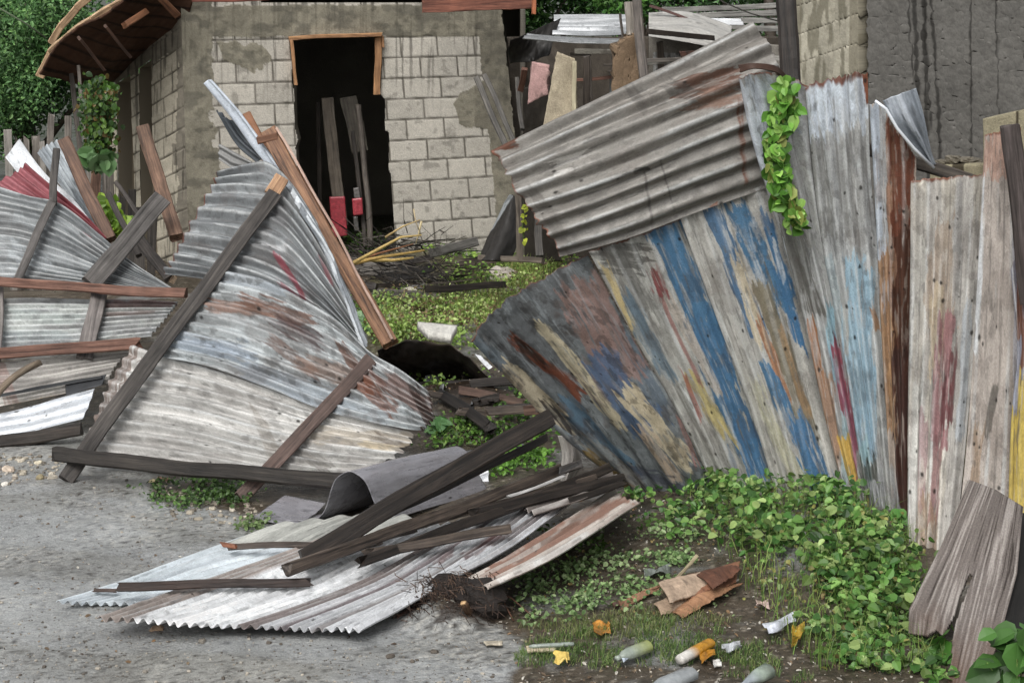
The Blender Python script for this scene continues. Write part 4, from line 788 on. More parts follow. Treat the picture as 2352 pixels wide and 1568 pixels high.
surf('zinc_sheet', c1, M_dull, metal_paint('#737678', C1P, 31, .2, flake=.15, stain=.22, crest=11, rustend=(.014, 0), rusthex='#74432f', light='#94989a', dots=8), cpn, ribs=11, amp=.020, seed=31, rag=(.03, 0), wave=.2)['label'] = 'upper grey sheet with fanned sharp ribs and a pink-red streak'
c1b = NC([[(640, 400, .12), (700, 490, .12), (760, 610, .1), (838, 780, .06)], [(665, 440, .05), (730, 540, .05), (790, 660, .05), (842, 788, .03)], [(700, 500, .0), (755, 590, .0), (800, 690, 0), (845, 795, 0)]], -.03)
surf('crumpled_edge', c1b, M_bright, metal_paint('#7a7f84', [], 32, .4, light='#c9ced2'), cpn, ribs=6, amp=.018, seed=32, dent=.02)
c2 = NC([[(500, 622), (600, 640), (700, 690), (780, 740), (850, 808), (920, 850), (992, 905)], [(450, 690), (560, 710), (680, 755), (780, 805), (860, 855), (930, 900), (1003, 945)], [(400, 755), (540, 790), (670, 840), (780, 880), (870, 920), (930, 940), (1000, 972)], [(362, 818), (480, 842), (620, 892), (740, 940), (820, 962), (900, 980), (975, 992)]], -.055)
C2P = [(505, 632, 640, 660, 40, '#98a2ab', .7), (490, 700, 610, 720, 26, '#8a6450', .8), (560, 690, 700, 740, 44, '#765444', .85), (640, 735, 730, 790, 34, '#4d3a3a', .8), (620, 780, 720, 850, 30, '#755548', .7), (700, 830, 830, 880, 40, '#7f6250', .7), (790, 800, 860, 900, 30, '#6e4a38', .85), (830, 870, 900, 940, 40, '#7a452a', .75), (880, 860, 1000, 950, 50, '#77584e', .8), (960, 900, 1000, 990, 34, '#42312b', .9), (400, 780, 560, 810, 40, '#8d9bab', .7), (560, 850, 800, 930, 50, '#8e9aa6', .6), (700, 900, 900, 965, 26, '#9aa3aa', .6), (840, 830, 900, 850, 12, '#c8ccce', .9)]
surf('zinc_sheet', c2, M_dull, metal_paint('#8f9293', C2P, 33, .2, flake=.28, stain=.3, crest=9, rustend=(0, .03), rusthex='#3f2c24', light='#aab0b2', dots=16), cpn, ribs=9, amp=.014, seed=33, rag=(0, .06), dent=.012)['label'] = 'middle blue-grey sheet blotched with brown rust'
c3 = NC([[(300, 790), (362, 812), (480, 842), (620, 890), (740, 936), (850, 968), (972, 1000)], [(250, 870), (330, 890), (460, 915), (600, 955), (730, 990), (840, 1010), (950, 1030)], [(215, 950), (300, 965), (430, 985), (570, 1020), (690, 1048), (790, 1060), (900, 1068)], [(180, 1040), (280, 1045), (410, 1060), (540, 1080), (660, 1095), (740, 1105), (830, 1112)]], -.0)
C3P = [(300, 800, 195, 1020, 46, '#6d5346', .75), (590, 960, 640, 1060, 30, '#8d857a', .5), (700, 1000, 960, 1010, 34, '#b0a38e', .6), (680, 1030, 760, 1080, 30, '#5d554c', .5), (860, 1000, 960, 1040, 24, '#6a5a50', .6), (840, 1020, 960, 1030, 14, '#c2b08c', .6)]
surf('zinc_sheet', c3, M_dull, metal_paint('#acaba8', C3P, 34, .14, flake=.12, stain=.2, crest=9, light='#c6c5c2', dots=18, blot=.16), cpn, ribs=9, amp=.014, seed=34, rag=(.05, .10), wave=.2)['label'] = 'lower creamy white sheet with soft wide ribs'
dw = wood('#3f3a37', '#57514c'); dk = wood('#231e1a', '#3c3630')
plank('long_batten', P(628, 440, YC(628, 440) - .09), P(150, 1106, YC(150, 1106) - .12), px(36, 11), .05, dw, cpn)
plank('snapped_end', P(648, 405, YC(648, 405) - .09), P(622, 448, YC(628, 440) - .085), px(36, 11), .045, wood('#b9875c', '#d6a97c'), cpn, jag=(.05, 0))
plank('cross_batten', P(852, 822, YC(852, 822) - .08), P(552, 1148, YC(552, 1148) - .08), px(33, 10.5), .04, wood('#56433c', '#6d574e'), cpn)
plank('bottom_beam', P(128, 1040, YC(130, 1040) - .2), P(815, 1112, YC(815, 1112) - .16), px(36, 10.4), .09, dk, cpn, label=None, jag=(.04, .02))
# loose boards round the panel
rb = wood('#7c5438', '#a0744e')
plank('long_brown_board', P(615, 300, 11.9), P(897, 792, 11.0), px(38, 11.5), .05, rb, label='long reddish brown board standing diagonally between the panel and the doorway', cat='board')
plank('pale_edge_strip', P(636, 296, 11.86), P(905, 782, 10.96), px(6, 11.5), .045, wood('#a08070', '#b89a88'), label='thin pale edge strip running along the long brown board', cat='strip')  # paler wood strip forming the lighter edge of the long board
plank('short_brown_board', P(562, 262, 12.05), P(640, 408, 11.9), px(30, 12), .05, wood('#85522f', '#a06c42'), label='short orange-brown board sticking up left of the long brown board', cat='board')
plank('brown_cleat', P(590, 322, 11.85), P(640, 312, 11.85), px(18, 12), .05, wood('#5d3a24', '#7a4f32'), label='small dark brown cleat across the top of the two brown boards', cat='cleat')
wsn = N([[(468, 192, 12.0), (530, 270, 12.0), (585, 345, 11.95), (640, 402, 11.9)], [(480, 184, 11.95), (545, 258, 11.93), (600, 335, 11.9), (645, 400, 11.85)], [(498, 196, 12.0), (565, 275, 12.0), (612, 340, 11.95), (650, 398, 11.9)]])
tag(surf('white_zinc_spear', wsn, M_bright, metal_paint('#c8d0da', [], 35, .2), None, ribs=2, amp=.010, seed=35), 'narrow bright bluish white zinc strip pointing up before the house', 'zinc strip')
gsn = N([[(500, 250, 12.1), (545, 330, 12.1), (590, 372, 12.05)], [(520, 270, 12.05), (555, 320, 12.05), (605, 365, 12.0)], [(560, 290, 12.1), (590, 330, 12.1), (612, 368, 12.05)]])
tag(surf('dark_zinc_scrap', gsn, M_zinc, metal_paint('#50565c', [], 36, .4, light='#a8adb2'), None, ribs=3, amp=.012, seed=36), 'dark ribbed zinc scrap tucked behind the bright white strip', 'zinc scrap')
gs2 = N([[(505, 330, 12.15), (540, 350, 12.1), (580, 372, 12.05)], [(502, 365, 12.15), (530, 385, 12.1), (570, 392, 12.05)]])
tag(surf('grey_zinc_corner', gs2, M_dull, metal_paint('#7d7d7c', [], 37, .3), None, seed=37, ribs=2, linear=True), 'dull grey zinc corner poking above the collapsed panel', 'zinc scrap')

# ================================================================== LEFT: fallen fence section
def YL(u, v): return 11.45 + (1010 - v) * .003
lf = thing('fallen_zinc_fence', P(120, 1010, 11.4), 'fallen zinc fence section with fanned grey ribs at the left edge', 'fence panel')
NLf = lambda rows, o=0.0: NC(rows, o, YL)
l1 = NLf([[(-60, 410), (60, 450), (140, 470), (230, 540), (300, 600), (395, 662)], [(-60, 500), (40, 510), (130, 540), (220, 590), (290, 630), (385, 665)], [(-60, 590), (30, 590), (120, 610), (210, 630), (290, 650), (375, 668)], [(-60, 655), (30, 655), (120, 658), (210, 664), (290, 668), (365, 672)]])
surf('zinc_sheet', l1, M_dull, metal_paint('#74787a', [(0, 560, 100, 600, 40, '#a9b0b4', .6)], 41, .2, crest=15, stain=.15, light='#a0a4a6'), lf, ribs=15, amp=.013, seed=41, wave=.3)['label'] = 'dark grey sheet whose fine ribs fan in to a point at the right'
l1r = NLf([[(0, 425), (60, 377), (110, 400)], [(20, 470), (90, 430), (150, 470)], [(60, 495), (140, 500), (215, 530)]], .08)
l1r = NLf([[(60, 375, .1), (110, 420, .1), (200, 500, .08), (245, 550, .05)], [(30, 400, .07), (90, 445, .07), (170, 500, .06), (230, 550, .03)], [(-30, 425, .05), (50, 470, .05), (140, 515, .04), (200, 550, .02)]])
surf('red_sheet', l1r, M_zinc, metal_paint('#6e3238', [], 42, .3, light='#8c5258'), lf, ribs=5, amp=.014, seed=42)['label'] = 'dark red painted ribbed sheet'
l2 = NLf([[(-60, 690), (60, 684), (180, 688), (320, 690), (410, 694)], [(-60, 740), (60, 740), (180, 738), (300, 730), (385, 726)], [(-60, 800), (60, 795), (180, 790), (280, 778), (345, 772)]], -.03)
L2P = [(250, 700, 390, 700, 14, '#7d5c58', .8), (240, 720, 350, 715, 8, '#6d5048', .7), (0, 770, 150, 768, 20, '#8d989a', .5), (20, 720, 170, 740, 30, '#93a09e', .4)]
surf('zinc_sheet', l2, M_dull, metal_paint('#96999a', L2P, 43, .2, crest=9, stain=.2, light='#b4b8b6'), lf, ribs=9, amp=.014, seed=43)['label'] = 'pale grey sheet between the two orange beams'
l3 = NLf([[(-60, 835), (60, 828), (180, 820), (300, 808)], [(-60, 890), (60, 880), (170, 860), (265, 842)], [(-60, 945), (40, 925), (140, 905), (245, 880)]], -.06)
surf('zinc_sheet', l3, M_dull, metal_paint('#8d8a86', [(0, 850, 30, 930, 30, '#8a6a60', .6), (60, 925, 160, 905, 14, '#a88f6a', .8)], 44, .3, light='#b5b2ad'), lf, ribs=8, amp=.011, seed=44)['label'] = 'brown-grey sheet below the lower orange beam'
l3b = NLf([[(150, 885), (200, 872), (245, 860)], [(152, 910), (200, 895), (235, 885)]], -.1)
surf('dark_sheet', l3b, M_zinc, metal_paint('#2e3033', [], 45, .3), lf, seed=45, linear=True)
l3c = NLf([[(0, 905), (100, 885), (235, 862)], [(0, 912), (100, 893), (235, 868)]], -.12)
surf('gap_shade_strip', l3c, M_zinc, metal_paint('#26282a', [], 46, .3), lf, seed=46, linear=True)  # dark strip puts the shade of the gap between sheets into colour
l4 = NLf([[(-60, 962), (60, 935), (140, 912), (218, 893)], [(-60, 985), (60, 965), (130, 950), (205, 930)], [(-60, 1018), (40, 1000), (110, 982), (190, 962)]], -.1)
surf('white_sheet', l4, M_bright, metal_paint('#c5cad0', [], 47, .12, dots=8), lf, ribs=3, amp=.005, seed=47)['label'] = 'bright white-grey smooth sheet near the ground'
plank('bottom_beam', P(-60, 1022, 11.25), P(190, 985, 11.3), px(30, 11.3), .09, wood('#2e2823', '#463d36'), lf)
gb = wood('#5a5653', '#6e6966'); ob = wood('#6a4434', '#8a6250')
plank('grey_batten', P(128, 345, YL(128, 345) - .1), P(122, 470, YL(122, 470) - .1), px(18, 12.5), .05, wood('#3d3936', '#56514d'), lf)
plank('grey_batten', P(122, 460, YL(122, 460) - .1), P(38, 645, YL(38, 645) - .1), px(20, 12.5), .04, gb, lf)
plank('wide_grey_batten', P(375, 455, YL(375, 455) - .15), P(205, 655, YL(205, 655) - .15), px(46, 12.3), .05, gb, lf)
plank('grey_batten', P(228, 665, YL(228, 665) - .1), P(195, 825, YL(195, 825) - .1), px(38, 12), .04, wood('#6b6461', '#857e7a'), lf)
plank('grey_batten', P(0, 660, YL(0, 660) - .1), P(-4, 830, YL(0, 830) - .1), px(16, 12), .04, wood('#6b6461', '#857e7a'), lf)
plank('orange_beam', P(-60, 646, YL(0, 646) - .22), P(430, 672, YL(425, 665) - .22), px(23, 12.2), .07, ob, lf, label='upper orange-brown beam')
plank('orange_beam', P(-60, 812, YL(0, 800) - .22), P(330, 790, YL(335, 785) - .22), px(27, 12), .06, ob, lf, label='lower orange-brown beam', jag=(0, .1))
plank('bark_branch', P(92, 830, YL(92, 830) - .3), P(-20, 930, YL(0, 930) - .3), px(17, 11.6), .04, wood('#6a5a48', '#8a7a66'), label='short crooked bare branch leaning below the lower orange beam', cat='branch', round_=True, bend=-.04)
tag(surf('white_zinc_sheet', NLf([[(45, 320, .3), (100, 395, .3), (170, 460, .25), (240, 548, .2)], [(12, 362, .25), (60, 420, .25), (130, 480, .22), (232, 552, .18)]]), M_bright, metal_paint('#dadde0', [], 48, .06), None, seed=48, ribs=1, amp=.004), 'smooth bright white sheet fanned out behind the dark red sheet', 'zinc sheet')
tag(surf('grey_zinc_sheet', NLf([[(132, 322, .5), (175, 390, .5), (215, 460, .45), (250, 545, .4)], [(105, 335, .45), (145, 400, .45), (195, 480, .42), (248, 552, .35)], [(85, 350, .4), (120, 400, .4), (180, 480, .4), (242, 556, .3)]]), M_zinc, metal_paint('#7b8186', [], 49, .3, light='#a8aeb2'), None, seed=49, ribs=5, amp=.012), 'grey ribbed sheet standing behind the smooth white sheet at the left', 'zinc sheet')
plank('brown_leaning_post', P(144, 322, 13.6), P(255, 552, 13.1), px(30, 13.3), .06, wood('#5c4030', '#7d5c46'), label='brown board leaning at the left behind the fanned sheets', cat='board')
plank('brown_leaning_post', P(330, 292, 13.8), P(404, 548, 13.0), px(32, 13.3), .06, wood('#5f4432', '#80604a'), label='brown board leaning against the side wall of the house', cat='board')
for k, (a, b, c, d, w, lb) in enumerate(((265, 420, 340, 520, 10, 'thin dark stick leaning right beside the side wall'), (250, 445, 320, 590, 14, 'dark weathered slat leaning by the yellow-green weeds'), (300, 520, 390, 640, 26, 'black board low between the fallen fence and the side wall'), (365, 620, 400, 640, 20, 'small tan wood end beside the panel corner'))):
    plank('leaning_stake', P(a, b, 14.5), P(c, d, 14.0), px(w, 14.2), .04, wood(*(('#3a3430', '#4f4843') if k < 3 else ('#8a7358', '#a58d70'))), label=lb, cat='stake')

# ================================================================== FOREGROUND PILE
def g3(u, v, z): return G(u, v, z)
s2 = [[g3(560, 1232, .03), g3(400, 1290, .03), g3(260, 1340, .04), g3(128, 1380, .05)], [g3(700, 1262, .03), g3(500, 1310, .03), g3(360, 1350, .03), g3(225, 1383, .03)], [g3(820, 1290, .03), g3(620, 1340, .03), g3(460, 1365, .03), g3(325, 1385, .03)]]
tag(surf('speckled_zinc_sheet', s2, M_bright, metal_paint('#c8d0d6', [], 51, .10, light='#d4dde2'), None, ribs=9, amp=.010, seed=51), 'pale blue-grey speckled sheet lying flat on the wet road at the lower left', 'zinc sheet')
s1 = [[g3(640, 1205, .06), g3(560, 1232, .06), g3(508, 1252, .05)], [g3(850, 1180, .08), g3(760, 1215, .08), g3(690, 1250, .05)], [g3(1000, 1190, .08), g3(900, 1225, .08), g3(800, 1262, .05)]]
tag(surf('small_grey_zinc_sheet', s1, M_zinc, metal_paint('#9c9d98', [], 52, .2, light='#b9bab4'), None, ribs=7, amp=.008, seed=52), 'small dull grey sheet under the rolled metal above the speckled sheet', 'zinc sheet')
s3 = [[g3(760, 1232, .10), g3(560, 1300, .08), g3(380, 1365, .07), g3(215, 1418, .12)], [g3(900, 1225, .12), g3(720, 1300, .10), g3(560, 1370, .07), g3(375, 1430, .11)], [g3(1080, 1190, .14), g3(930, 1280, .11), g3(780, 1360, .07), g3(535, 1441, .07)], [g3(1200, 1165, .16), g3(1080, 1250, .14), g3(930, 1345, .09), g3(685, 1449, .05)], [g3(1330, 1140, .18), g3(1200, 1235, .15), g3(1010, 1345, .12), g3(822, 1452, .07)]]
S3P = [(240, 1415, 640, 1270, 30, '#a09894', .8), (430, 1430, 960, 1185, 130, '#e6eaee', .95), (700, 1420, 1180, 1180, 26, '#776d6c', .8), (760, 1430, 1260, 1190, 16, '#8b8482', .7), (600, 1440, 760, 1360, 22, '#7f7877', .6), (1080, 1275, 1150, 1230, 24, '#6c3c38', .7), (1000, 1300, 1040, 1270, 14, '#7a4a44', .6), (1150, 1250, 1300, 1150, 24, '#6e5b58', .7), (900, 1200, 1060, 1150, 40, '#8b8580', .6)]
tag(surf('large_zinc_sheet', s3, M_bright, metal_paint('#b4b4b7', S3P[5:], 53, .12, dots=26, crest=26, stain=.12, bands=[(-1, .13, '#a59b95'), (.13, .50, '#f4f6f8'), (.50, .57, '#8d8482'), (.57, .64, '#c9cacd'), (.64, .70, '#80787a'), (.70, .79, '#bfc1c4'), (.79, .84, '#908c8c'), (.84, 2, '#d0d2d5')]), None, ribs=26, amp=.013, seed=53, rag=(.05, .04), dent=.008), 'large ribbed silver and brown sheet flat on the road in the foreground', 'zinc sheet')
s4 = [[g3(1415, 1120, .15), g3(1290, 1200, .14), g3(1160, 1280, .12), g3(1050, 1345, .10)], [g3(1445, 1145, .20), g3(1330, 1215, .20), g3(1200, 1290, .17), g3(1085, 1352, .13)], [g3(1475, 1150, .28), g3(1350, 1230, .27), g3(1230, 1300, .22), g3(1120, 1352, .16)]]
S4P = [(1120, 1320, 1430, 1150, 30, '#8a5c46', .85), (1100, 1335, 1400, 1150, 12, '#b5aea6', .8), (1150, 1335, 1460, 1170, 10, '#d0cfca', .9), (1230, 1260, 1380, 1160, 16, '#6e5040', .6)]
tag(surf('rusty_brown_zinc_sheet', s4, M_dull, metal_paint('#9a8f88', S4P, 54, .25, light='#b8b0a8', dots=8), None, ribs=5, amp=.011, seed=54, rag=(.04, .05)), 'narrow rusty brown sheet raised off the ground right of the large sheet', 'zinc sheet')
s5 = [[g3(1050, 1350, .02), g3(980, 1380, .03), g3(890, 1425, .02)], [g3(1110, 1370, .04), g3(1040, 1395, .05), g3(960, 1430, .02)], [g3(1160, 1390, .02), g3(1080, 1420, .03), g3(1010, 1436, .01)]]
tag(surf('rusted_zinc_scrap', s5, M_dull, metal_paint('#5a443c', [], 55, .4, light='#8d7a74'), None, ribs=5, amp=.012, seed=55, rag=(.03, .06)), 'small rusted scrap of sheet on the road beside the root clump', 'zinc scrap')
s6 = [[g3(1390, 1075, .2), g3(1290, 1120, .2), g3(1180, 1160, .2)], [g3(1440, 1110, .22), g3(1330, 1150, .22), g3(1230, 1180, .2)]]
tag(surf('buried_zinc_sheet', s6, M_zinc, metal_paint('#6b6460', [(1200, 1150, 1330, 1100, 18, '#b5b8bc', .8)], 56, .4, light='#aaa6a2'), None, ribs=4, amp=.012, seed=56, linear=True), 'dark dirty sheet half hidden under the planks by the painted fence', 'zinc sheet')
# rolled metal: profile extruded
prof = [(575, 1186, 9.62), (640, 1201, 9.52), (700, 1203, 9.48), (742, 1175, 9.47), (764, 1120, 9.46), (780, 1094, 9.45), (808, 1084, 9.45), (840, 1108, 9.45), (862, 1158, 9.46), (885, 1198, 9.48)]
off_ = np.array(P(1056, 1030, 10.25)) - np.array(P(812, 1090, 9.45))
rows = []
for k, p in enumerate(prof):
    a = P(*p); sc_ = [.22, .26, .45, .8, .95, 1.0, 1.0, 1.0, 1.0, 1.0][k]; rows.append([a, a + off_ * sc_ * .5 + [0, 0, .008], a + off_ * sc_])
rollp = metal_paint('#9b9aa0', [], 57, .08, blot=.12, stain=.08, dots=8)
tag(surf('rolled_flat_sheet', rows, M_smooth, rollp, None, seed=57, dent=.007, thick=.002), 'smooth grey metal sheet rolled into an arch beside the collapsed panel', 'metal sheet')
tag(surf('pale_flat_scrap', [[g3(575, 1188, .02), g3(700, 1200, .02)], [g3(655, 1136, .06), g3(748, 1155, .05)]], M_smooth, metal_paint('#9a999f', [], 58, .05), None, seed=58, linear=True, dent=.02), 'pale creased metal scrap lying left of the rolled sheet', 'metal scrap')
tag(surf('white_scrap', [[P(1085, 1085, 10.5), P(1122, 1070, 10.5)], [P(1098, 1135, 10.3), P(1122, 1130, 10.3)]], M_bright, metal_paint('#d5d8dc', [], 59, .1), None, seed=59, linear=True, ribs=3, amp=.006), 'small bright white scrap at the end of the rolled sheet', 'zinc scrap')
tag(surf('curled_white_zinc', N([[(1280, 1000, 10.4), (1290, 1050, 10.4), (1283, 1108, 10.4)], [(1310, 1005, 10.32), (1318, 1050, 10.3), (1300, 1105, 10.3)], [(1338, 1035, 10.4), (1340, 1070, 10.4), (1320, 1100, 10.4)]]), M_zinc, metal_paint('#a09a94', [], 60, .3, light='#c5c0ba'), None, seed=60, dent=.02), 'curled brownish white scrap under the painted fence overhang', 'zinc scrap')
strp = [(1110, 1050, 0), ]
tag(surf('grey_flat_slab', [[P(1040, 1042, 10.9), P(1190, 1015, 11.2)], [P(1090, 1065, 10.7), P(1225, 1030, 11.0)]], M_dull, metal_paint('#6a6a6b', [], 61, .2), None, seed=61, linear=True, thick=.02), 'dark grey slab behind the rolled sheet', 'slab')
bk = wood('#241e1a', '#3b322b', .4); bk2 = wood('#3a302a', '#625549', .4)
def gpl(name, u1, v1, z1, u2, v2, z2, w, th, mat, label, **k):
    a, b = G(u1, v1, z1), G(u2, v2, z2); k.setdefault('jag', (.05, .08)); return plank(name, a, b, px(w, (a[1] + b[1]) / 2), th, mat, label=label, **k)
gpl('dark_wet_plank', 1262, 955, .62, 690, 1290, .16, 46, .05, bk, 'longest widest black wet plank crossing the pile towards the fence', cat='plank')
gpl('dark_wet_plank', 1285, 1075, .30, 655, 1318, .17, 30, .06, bk2, 'long dark plank with a pale top edge in the middle of the pile', cat='plank')
gpl('dark_wet_plank', 1400, 1070, .28, 820, 1300, .16, 24, .05, bk, 'dark plank reaching under the curled painted sheet', cat='plank')
gpl('dark_wet_plank', 1430, 1095, .26, 1080, 1185, .22, 26, .05, bk, 'short black plank nearest the foot of the painted fence', cat='plank')
gpl('dark_wet_plank', 1172, 1215, .22, 830, 1272, .18, 24, .04, bk2, 'lowest plank lying over the middle of the large sheet', cat='plank')
for k, (a, b_, c_, d_, w, z1, z2, lb) in enumerate(((1255, 1000, 720, 1268, 20, .5, .17, 'narrow black plank just under the longest wet plank'), (1370, 1090, 1000, 1200, 14, .27, .2, 'thin black splinter board between the two long planks'), (1340, 1062, 1280, 1085, 20, .35, .3, 'short black offcut touching the curled painted sheet'), (1000, 1185, 700, 1290, 12, .2, .17, 'thin splintered strip beside the pale-edged plank'), (1440, 1108, 1300, 1150, 16, .25, .22, 'charred board end right of the plank bundle'), (960, 1215, 760, 1262, 10, .2, .15, 'smallest dark splinter over the dull grey sheet'))):
    gpl('dark_splinter', a, b_, z1, c_, d_, z2, w, .03, bk if k % 2 == 0 else bk2, lb, cat='splinter')
gpl('dark_wet_plank', 880, 1240, .2, 680, 1300, .17, 18, .04, bk2, 'short split plank end under the pile on its left side', cat='plank')
gpl('sheet_batten', 722, 1332, .12, 265, 1350, .11, 22, .05, wood('#2a1d18', '#3d2e27', .5), 'straight dark batten lying across the lower edge of the speckled sheet', cat='batten')
gpl('sheet_batten', 275, 1356, .06, 210, 1356, .06, 9, .03, wood('#33251f', '#4d3b33', .5), 'thin short batten end at the far left of the speckled sheet', cat='batten')
gpl('sheet_batten', 790, 1250, .12, 512, 1256, .08, 15, .04, wood('#40342c', '#5c4f46', .5), 'thin batten on the small dull grey sheet with a rusty tip', cat='batten')
gpl('rusty_tip', 548, 1256, .09, 504, 1250, .09, 12, .03, wood('#6b3a22', '#8a5230', .5), 'small rusty brown chip at the left tip of the thin batten', cat='chip')
gpl('pale_strip', 1300, 1092, .3, 1160, 1142, .25, 7, .02, wood('#a8a6a4', '#c8c6c4'), 'thin pale slat among the black planks', cat='stake')
# root clump with cut wood
rs = np.random.RandomState(21); cc0 = G(1040, 1415, 0); root = thing('root_clump', cc0, 'dark tangled root clump with a fresh cut stub beside the pile', 'root clump')
vs, fs, cs = rock_geo((cc0[0] + .05, cc0[1] + .05, .06), .15, 5, '#1c1511', .6, 12, 16); mk('soil_core', np.array(vs), np.array(fs), M_stone, root, cols=np.array(cs), smooth=False)
Lr = []
b = np.stack([cc0[0] + rs.randn(2600) * .08, cc0[1] + rs.randn(2600) * .07, np.abs(rs.randn(2600)) * .06 + .02], 1)
for k in range(2600):
    p = b[k]; d = rs.randn(3) * [1, .6, .5]; d /= np.linalg.norm(d); l = .03 + .08 * rs.rand() ** 2 ; m = p + d * l * .5 + rs.randn(3) * .012; e = p + d * l + [0, 0, -.03]; s = np.array([.0015, 0, .0015])
    e[2] = max(e[2], .0); Lr.append((np.array([p - s, p + s, m + s, m - s, e + s * .5, e - s * .5]), np.array([[0, 1, 2, 3], [3, 2, 4, 5]]), np.ones((6, 3)) * lin(['#2c2019', '#45342a', '#1d1611', '#5a473a'][k % 4])))
v, f, c = merge(Lr); mk('root_fibres', v, f, M_stone, root, cols=c, smooth=False)
plank('cut_stub', G(1078, 1412, .05), G(1066, 1384, .13), .034, .022, wood('#5a3f28', '#6e5238'), root, round_=True)
plank('cut_face', G(1066, 1384, .127), G(1065, 1381, .135), .030, .019, wood('#c39a62', '#d6b07a'), root, round_=True)
for k, (a, b_, c_, d_) in enumerate(((1115, 1345, 1180, 1425), (1110, 1350, 1230, 1420))):
    tag(tube('trailing_root', [G(a, b_, .14), G((a + c_) / 2 + 5, (b_ + d_) / 2 - 12, .06), G(c_, d_, .005)], .004, M_stone, K=5, cols=lin('#5a3f30')), ['short thin root trailing from the clump towards the weeds', 'long thin root trailing from the clump towards the weeds'][k], 'root')

# ================================================================== MIDDLE GROUND
arch = N([[(868, 805, 12.4), (900, 790, 12.5), (950, 778, 12.4), (1010, 785, 12.3), (1070, 805, 12.2), (1130, 855, 12.1)], [(862, 835, 12.7), (900, 850, 12.9), (955, 862, 12.95), (1015, 868, 12.95), (1080, 872, 12.95), (1135, 878, 12.9)], [(860, 850, 13.2), (900, 872, 13.05), (955, 882, 12.9), (1015, 886, 12.85), (1080, 890, 12.8), (1135, 895, 12.75)]])
tag(surf('arched_black_sheet', arch, M_dull, metal_paint('#35302c', [], 62, .3, stain=.3), None, seed=62, thick=.006, rag=(0, 0), dent=.09), 'black arched sheet over a dark hollow in the middle of the yard', 'zinc sheet')
for k, (q, hx, lb) in enumerate((([(978, 862), (1015, 850), (1000, 892), (972, 888)], '#c9ccd0', 'left crumpled shiny foil scrap under the black arch'), ([(1015, 850), (1075, 858), (1060, 872), (1005, 876)], '#d8dade', 'right crumpled shiny foil scrap under the black arch'), ([(1090, 812), (1104, 815), (1132, 846), (1122, 850)], '#e4e6ea', 'narrow white strip at the right end of the black arch'), ([(1180, 925), (1215, 912), (1210, 935), (1185, 940)], '#a9a6a2', 'pale foil scrap on the dark dirt mound'))):
    tag(surf('foil_scrap', [[G(*q[0], .10), G(*q[3], .04)], [G(*q[1], .10), G(*q[2], .05)]], M_bright, metal_paint(hx, [], 70 + k, .3), None, seed=70 + k, linear=True, dent=.03, res=1.5, thick=.002), lb, 'foil scrap')
vs, fs, cs = [], [], []
gm = N([[(985, 900, 11.4), (1090, 905, 11.6), (1200, 900, 11.7), (1290, 900, 11.6)], [(990, 940, 11.1), (1070, 950, 11.1), (1170, 940, 11.2), (1280, 950, 11.2)], [(1000, 985, 10.9), (1100, 985, 10.85), (1200, 985, 10.9), (1290, 1000, 10.9)]])
gpl('charred_plank', 1240, 872, .25, 1075, 882, .22, 22, .05, wood('#2a2420', '#423a34'), 'dark plank lying on the dirt mound under the painted fence', cat='plank')
gpl('charred_plank', 1010, 900, .2, 1130, 985, .12, 26, .05, wood('#1c1815', '#2d2723'), 'black plank at the foot of the dirt mound behind the panel', cat='plank')
tag(panel('white_block', [(958, 748), (1050, 756), (1036, 778), (985, 770)], lambda a, b: 13.9 if b < 760 else 13.5, .06, '#cfcdc6', 'x', 'block', M_stone, 4), 'flat white block lying in the green weeds before the house', 'block')
rock('white_stone', G(941, 672, .08), .075, 12, '#c9c2b2', 'pale stone in the weeds left of centre before the house', .6, 'stone')
rock('white_stone', G(1155, 632, .1), .14, 13, '#b9b0a6', 'largest pinkish grey rock in the weeds before the leaning dark sheet', .5, 'rock')
rock('pale_slab_stone', G(1175, 668, .03), .16, 14, '#8f8a80', 'low flat grey stone in the weeds right of centre', .2, 'stone')
rock('pale_slab_stone', G(1095, 668, .03), .13, 15, '#77736b', 'dull flat stone half sunk in the weeds below the brush pile', .22, 'stone')
rock('rubble_block', G(898, 735, .03), .10, 16, '#8b8982', 'grey rubble chunk at the foot of the long brown board', .4, 'rubble')
# leaning dark sheet at the wall + concrete slab
tag(surf('leaning_dark_sheet', N([[(1168, 448, 16.0), (1130, 520, 15.9), (1100, 598, 15.6)], [(1178, 446, 15.9), (1160, 520, 15.7), (1130, 600, 15.4)], [(1200, 460, 15.9), (1195, 530, 15.8), (1175, 600, 15.6)]]), M_dull, metal_paint('#2c2a28', [(1172, 448, 1100, 560, 8, '#8d9396', 1)], 63, .3), None, seed=63, dent=.03), 'dark curved sheet with a pale edge leaning at the right end of the house', 'zinc sheet')
plank('upright_stake', P(1188, 440, 15.2), P(1197, 600, 15.2), px(15, 15.2), .05, wood('#5c5247', '#71675b'), label='upright stake beside the leaning dark curved sheet', cat='stake')
plank('dark_slab', P(1000, 580, 16.4), P(1085, 556, 16.6), px(22, 16.5), .25, wood('#5a5752', '#74716b'), label='grey beam end lying at the foot of the block wall', cat='beam')
for k, (a, b_, c_, d_, w, lb) in enumerate(((1092, 178, 1165, 340, 14, 'left dark slat leaning on the plastered right end of the house'), (1112, 172, 1185, 335, 12, 'right dark slat leaning on the plastered right end of the house'), (1186, 180, 1200, 300, 10, 'dark grey stick standing in the gap beside the house'), (1235, 480, 1240, 590, 18, 'dark post stub behind the jagged end of the grey sheet'))):
    plank('leaning_stake', P(a, b_, 17.6), P(c_, d_, 17.2), px(w, 17.4), .04, wood('#3f3b36', '#5d5952'), label=lb, cat='stake')
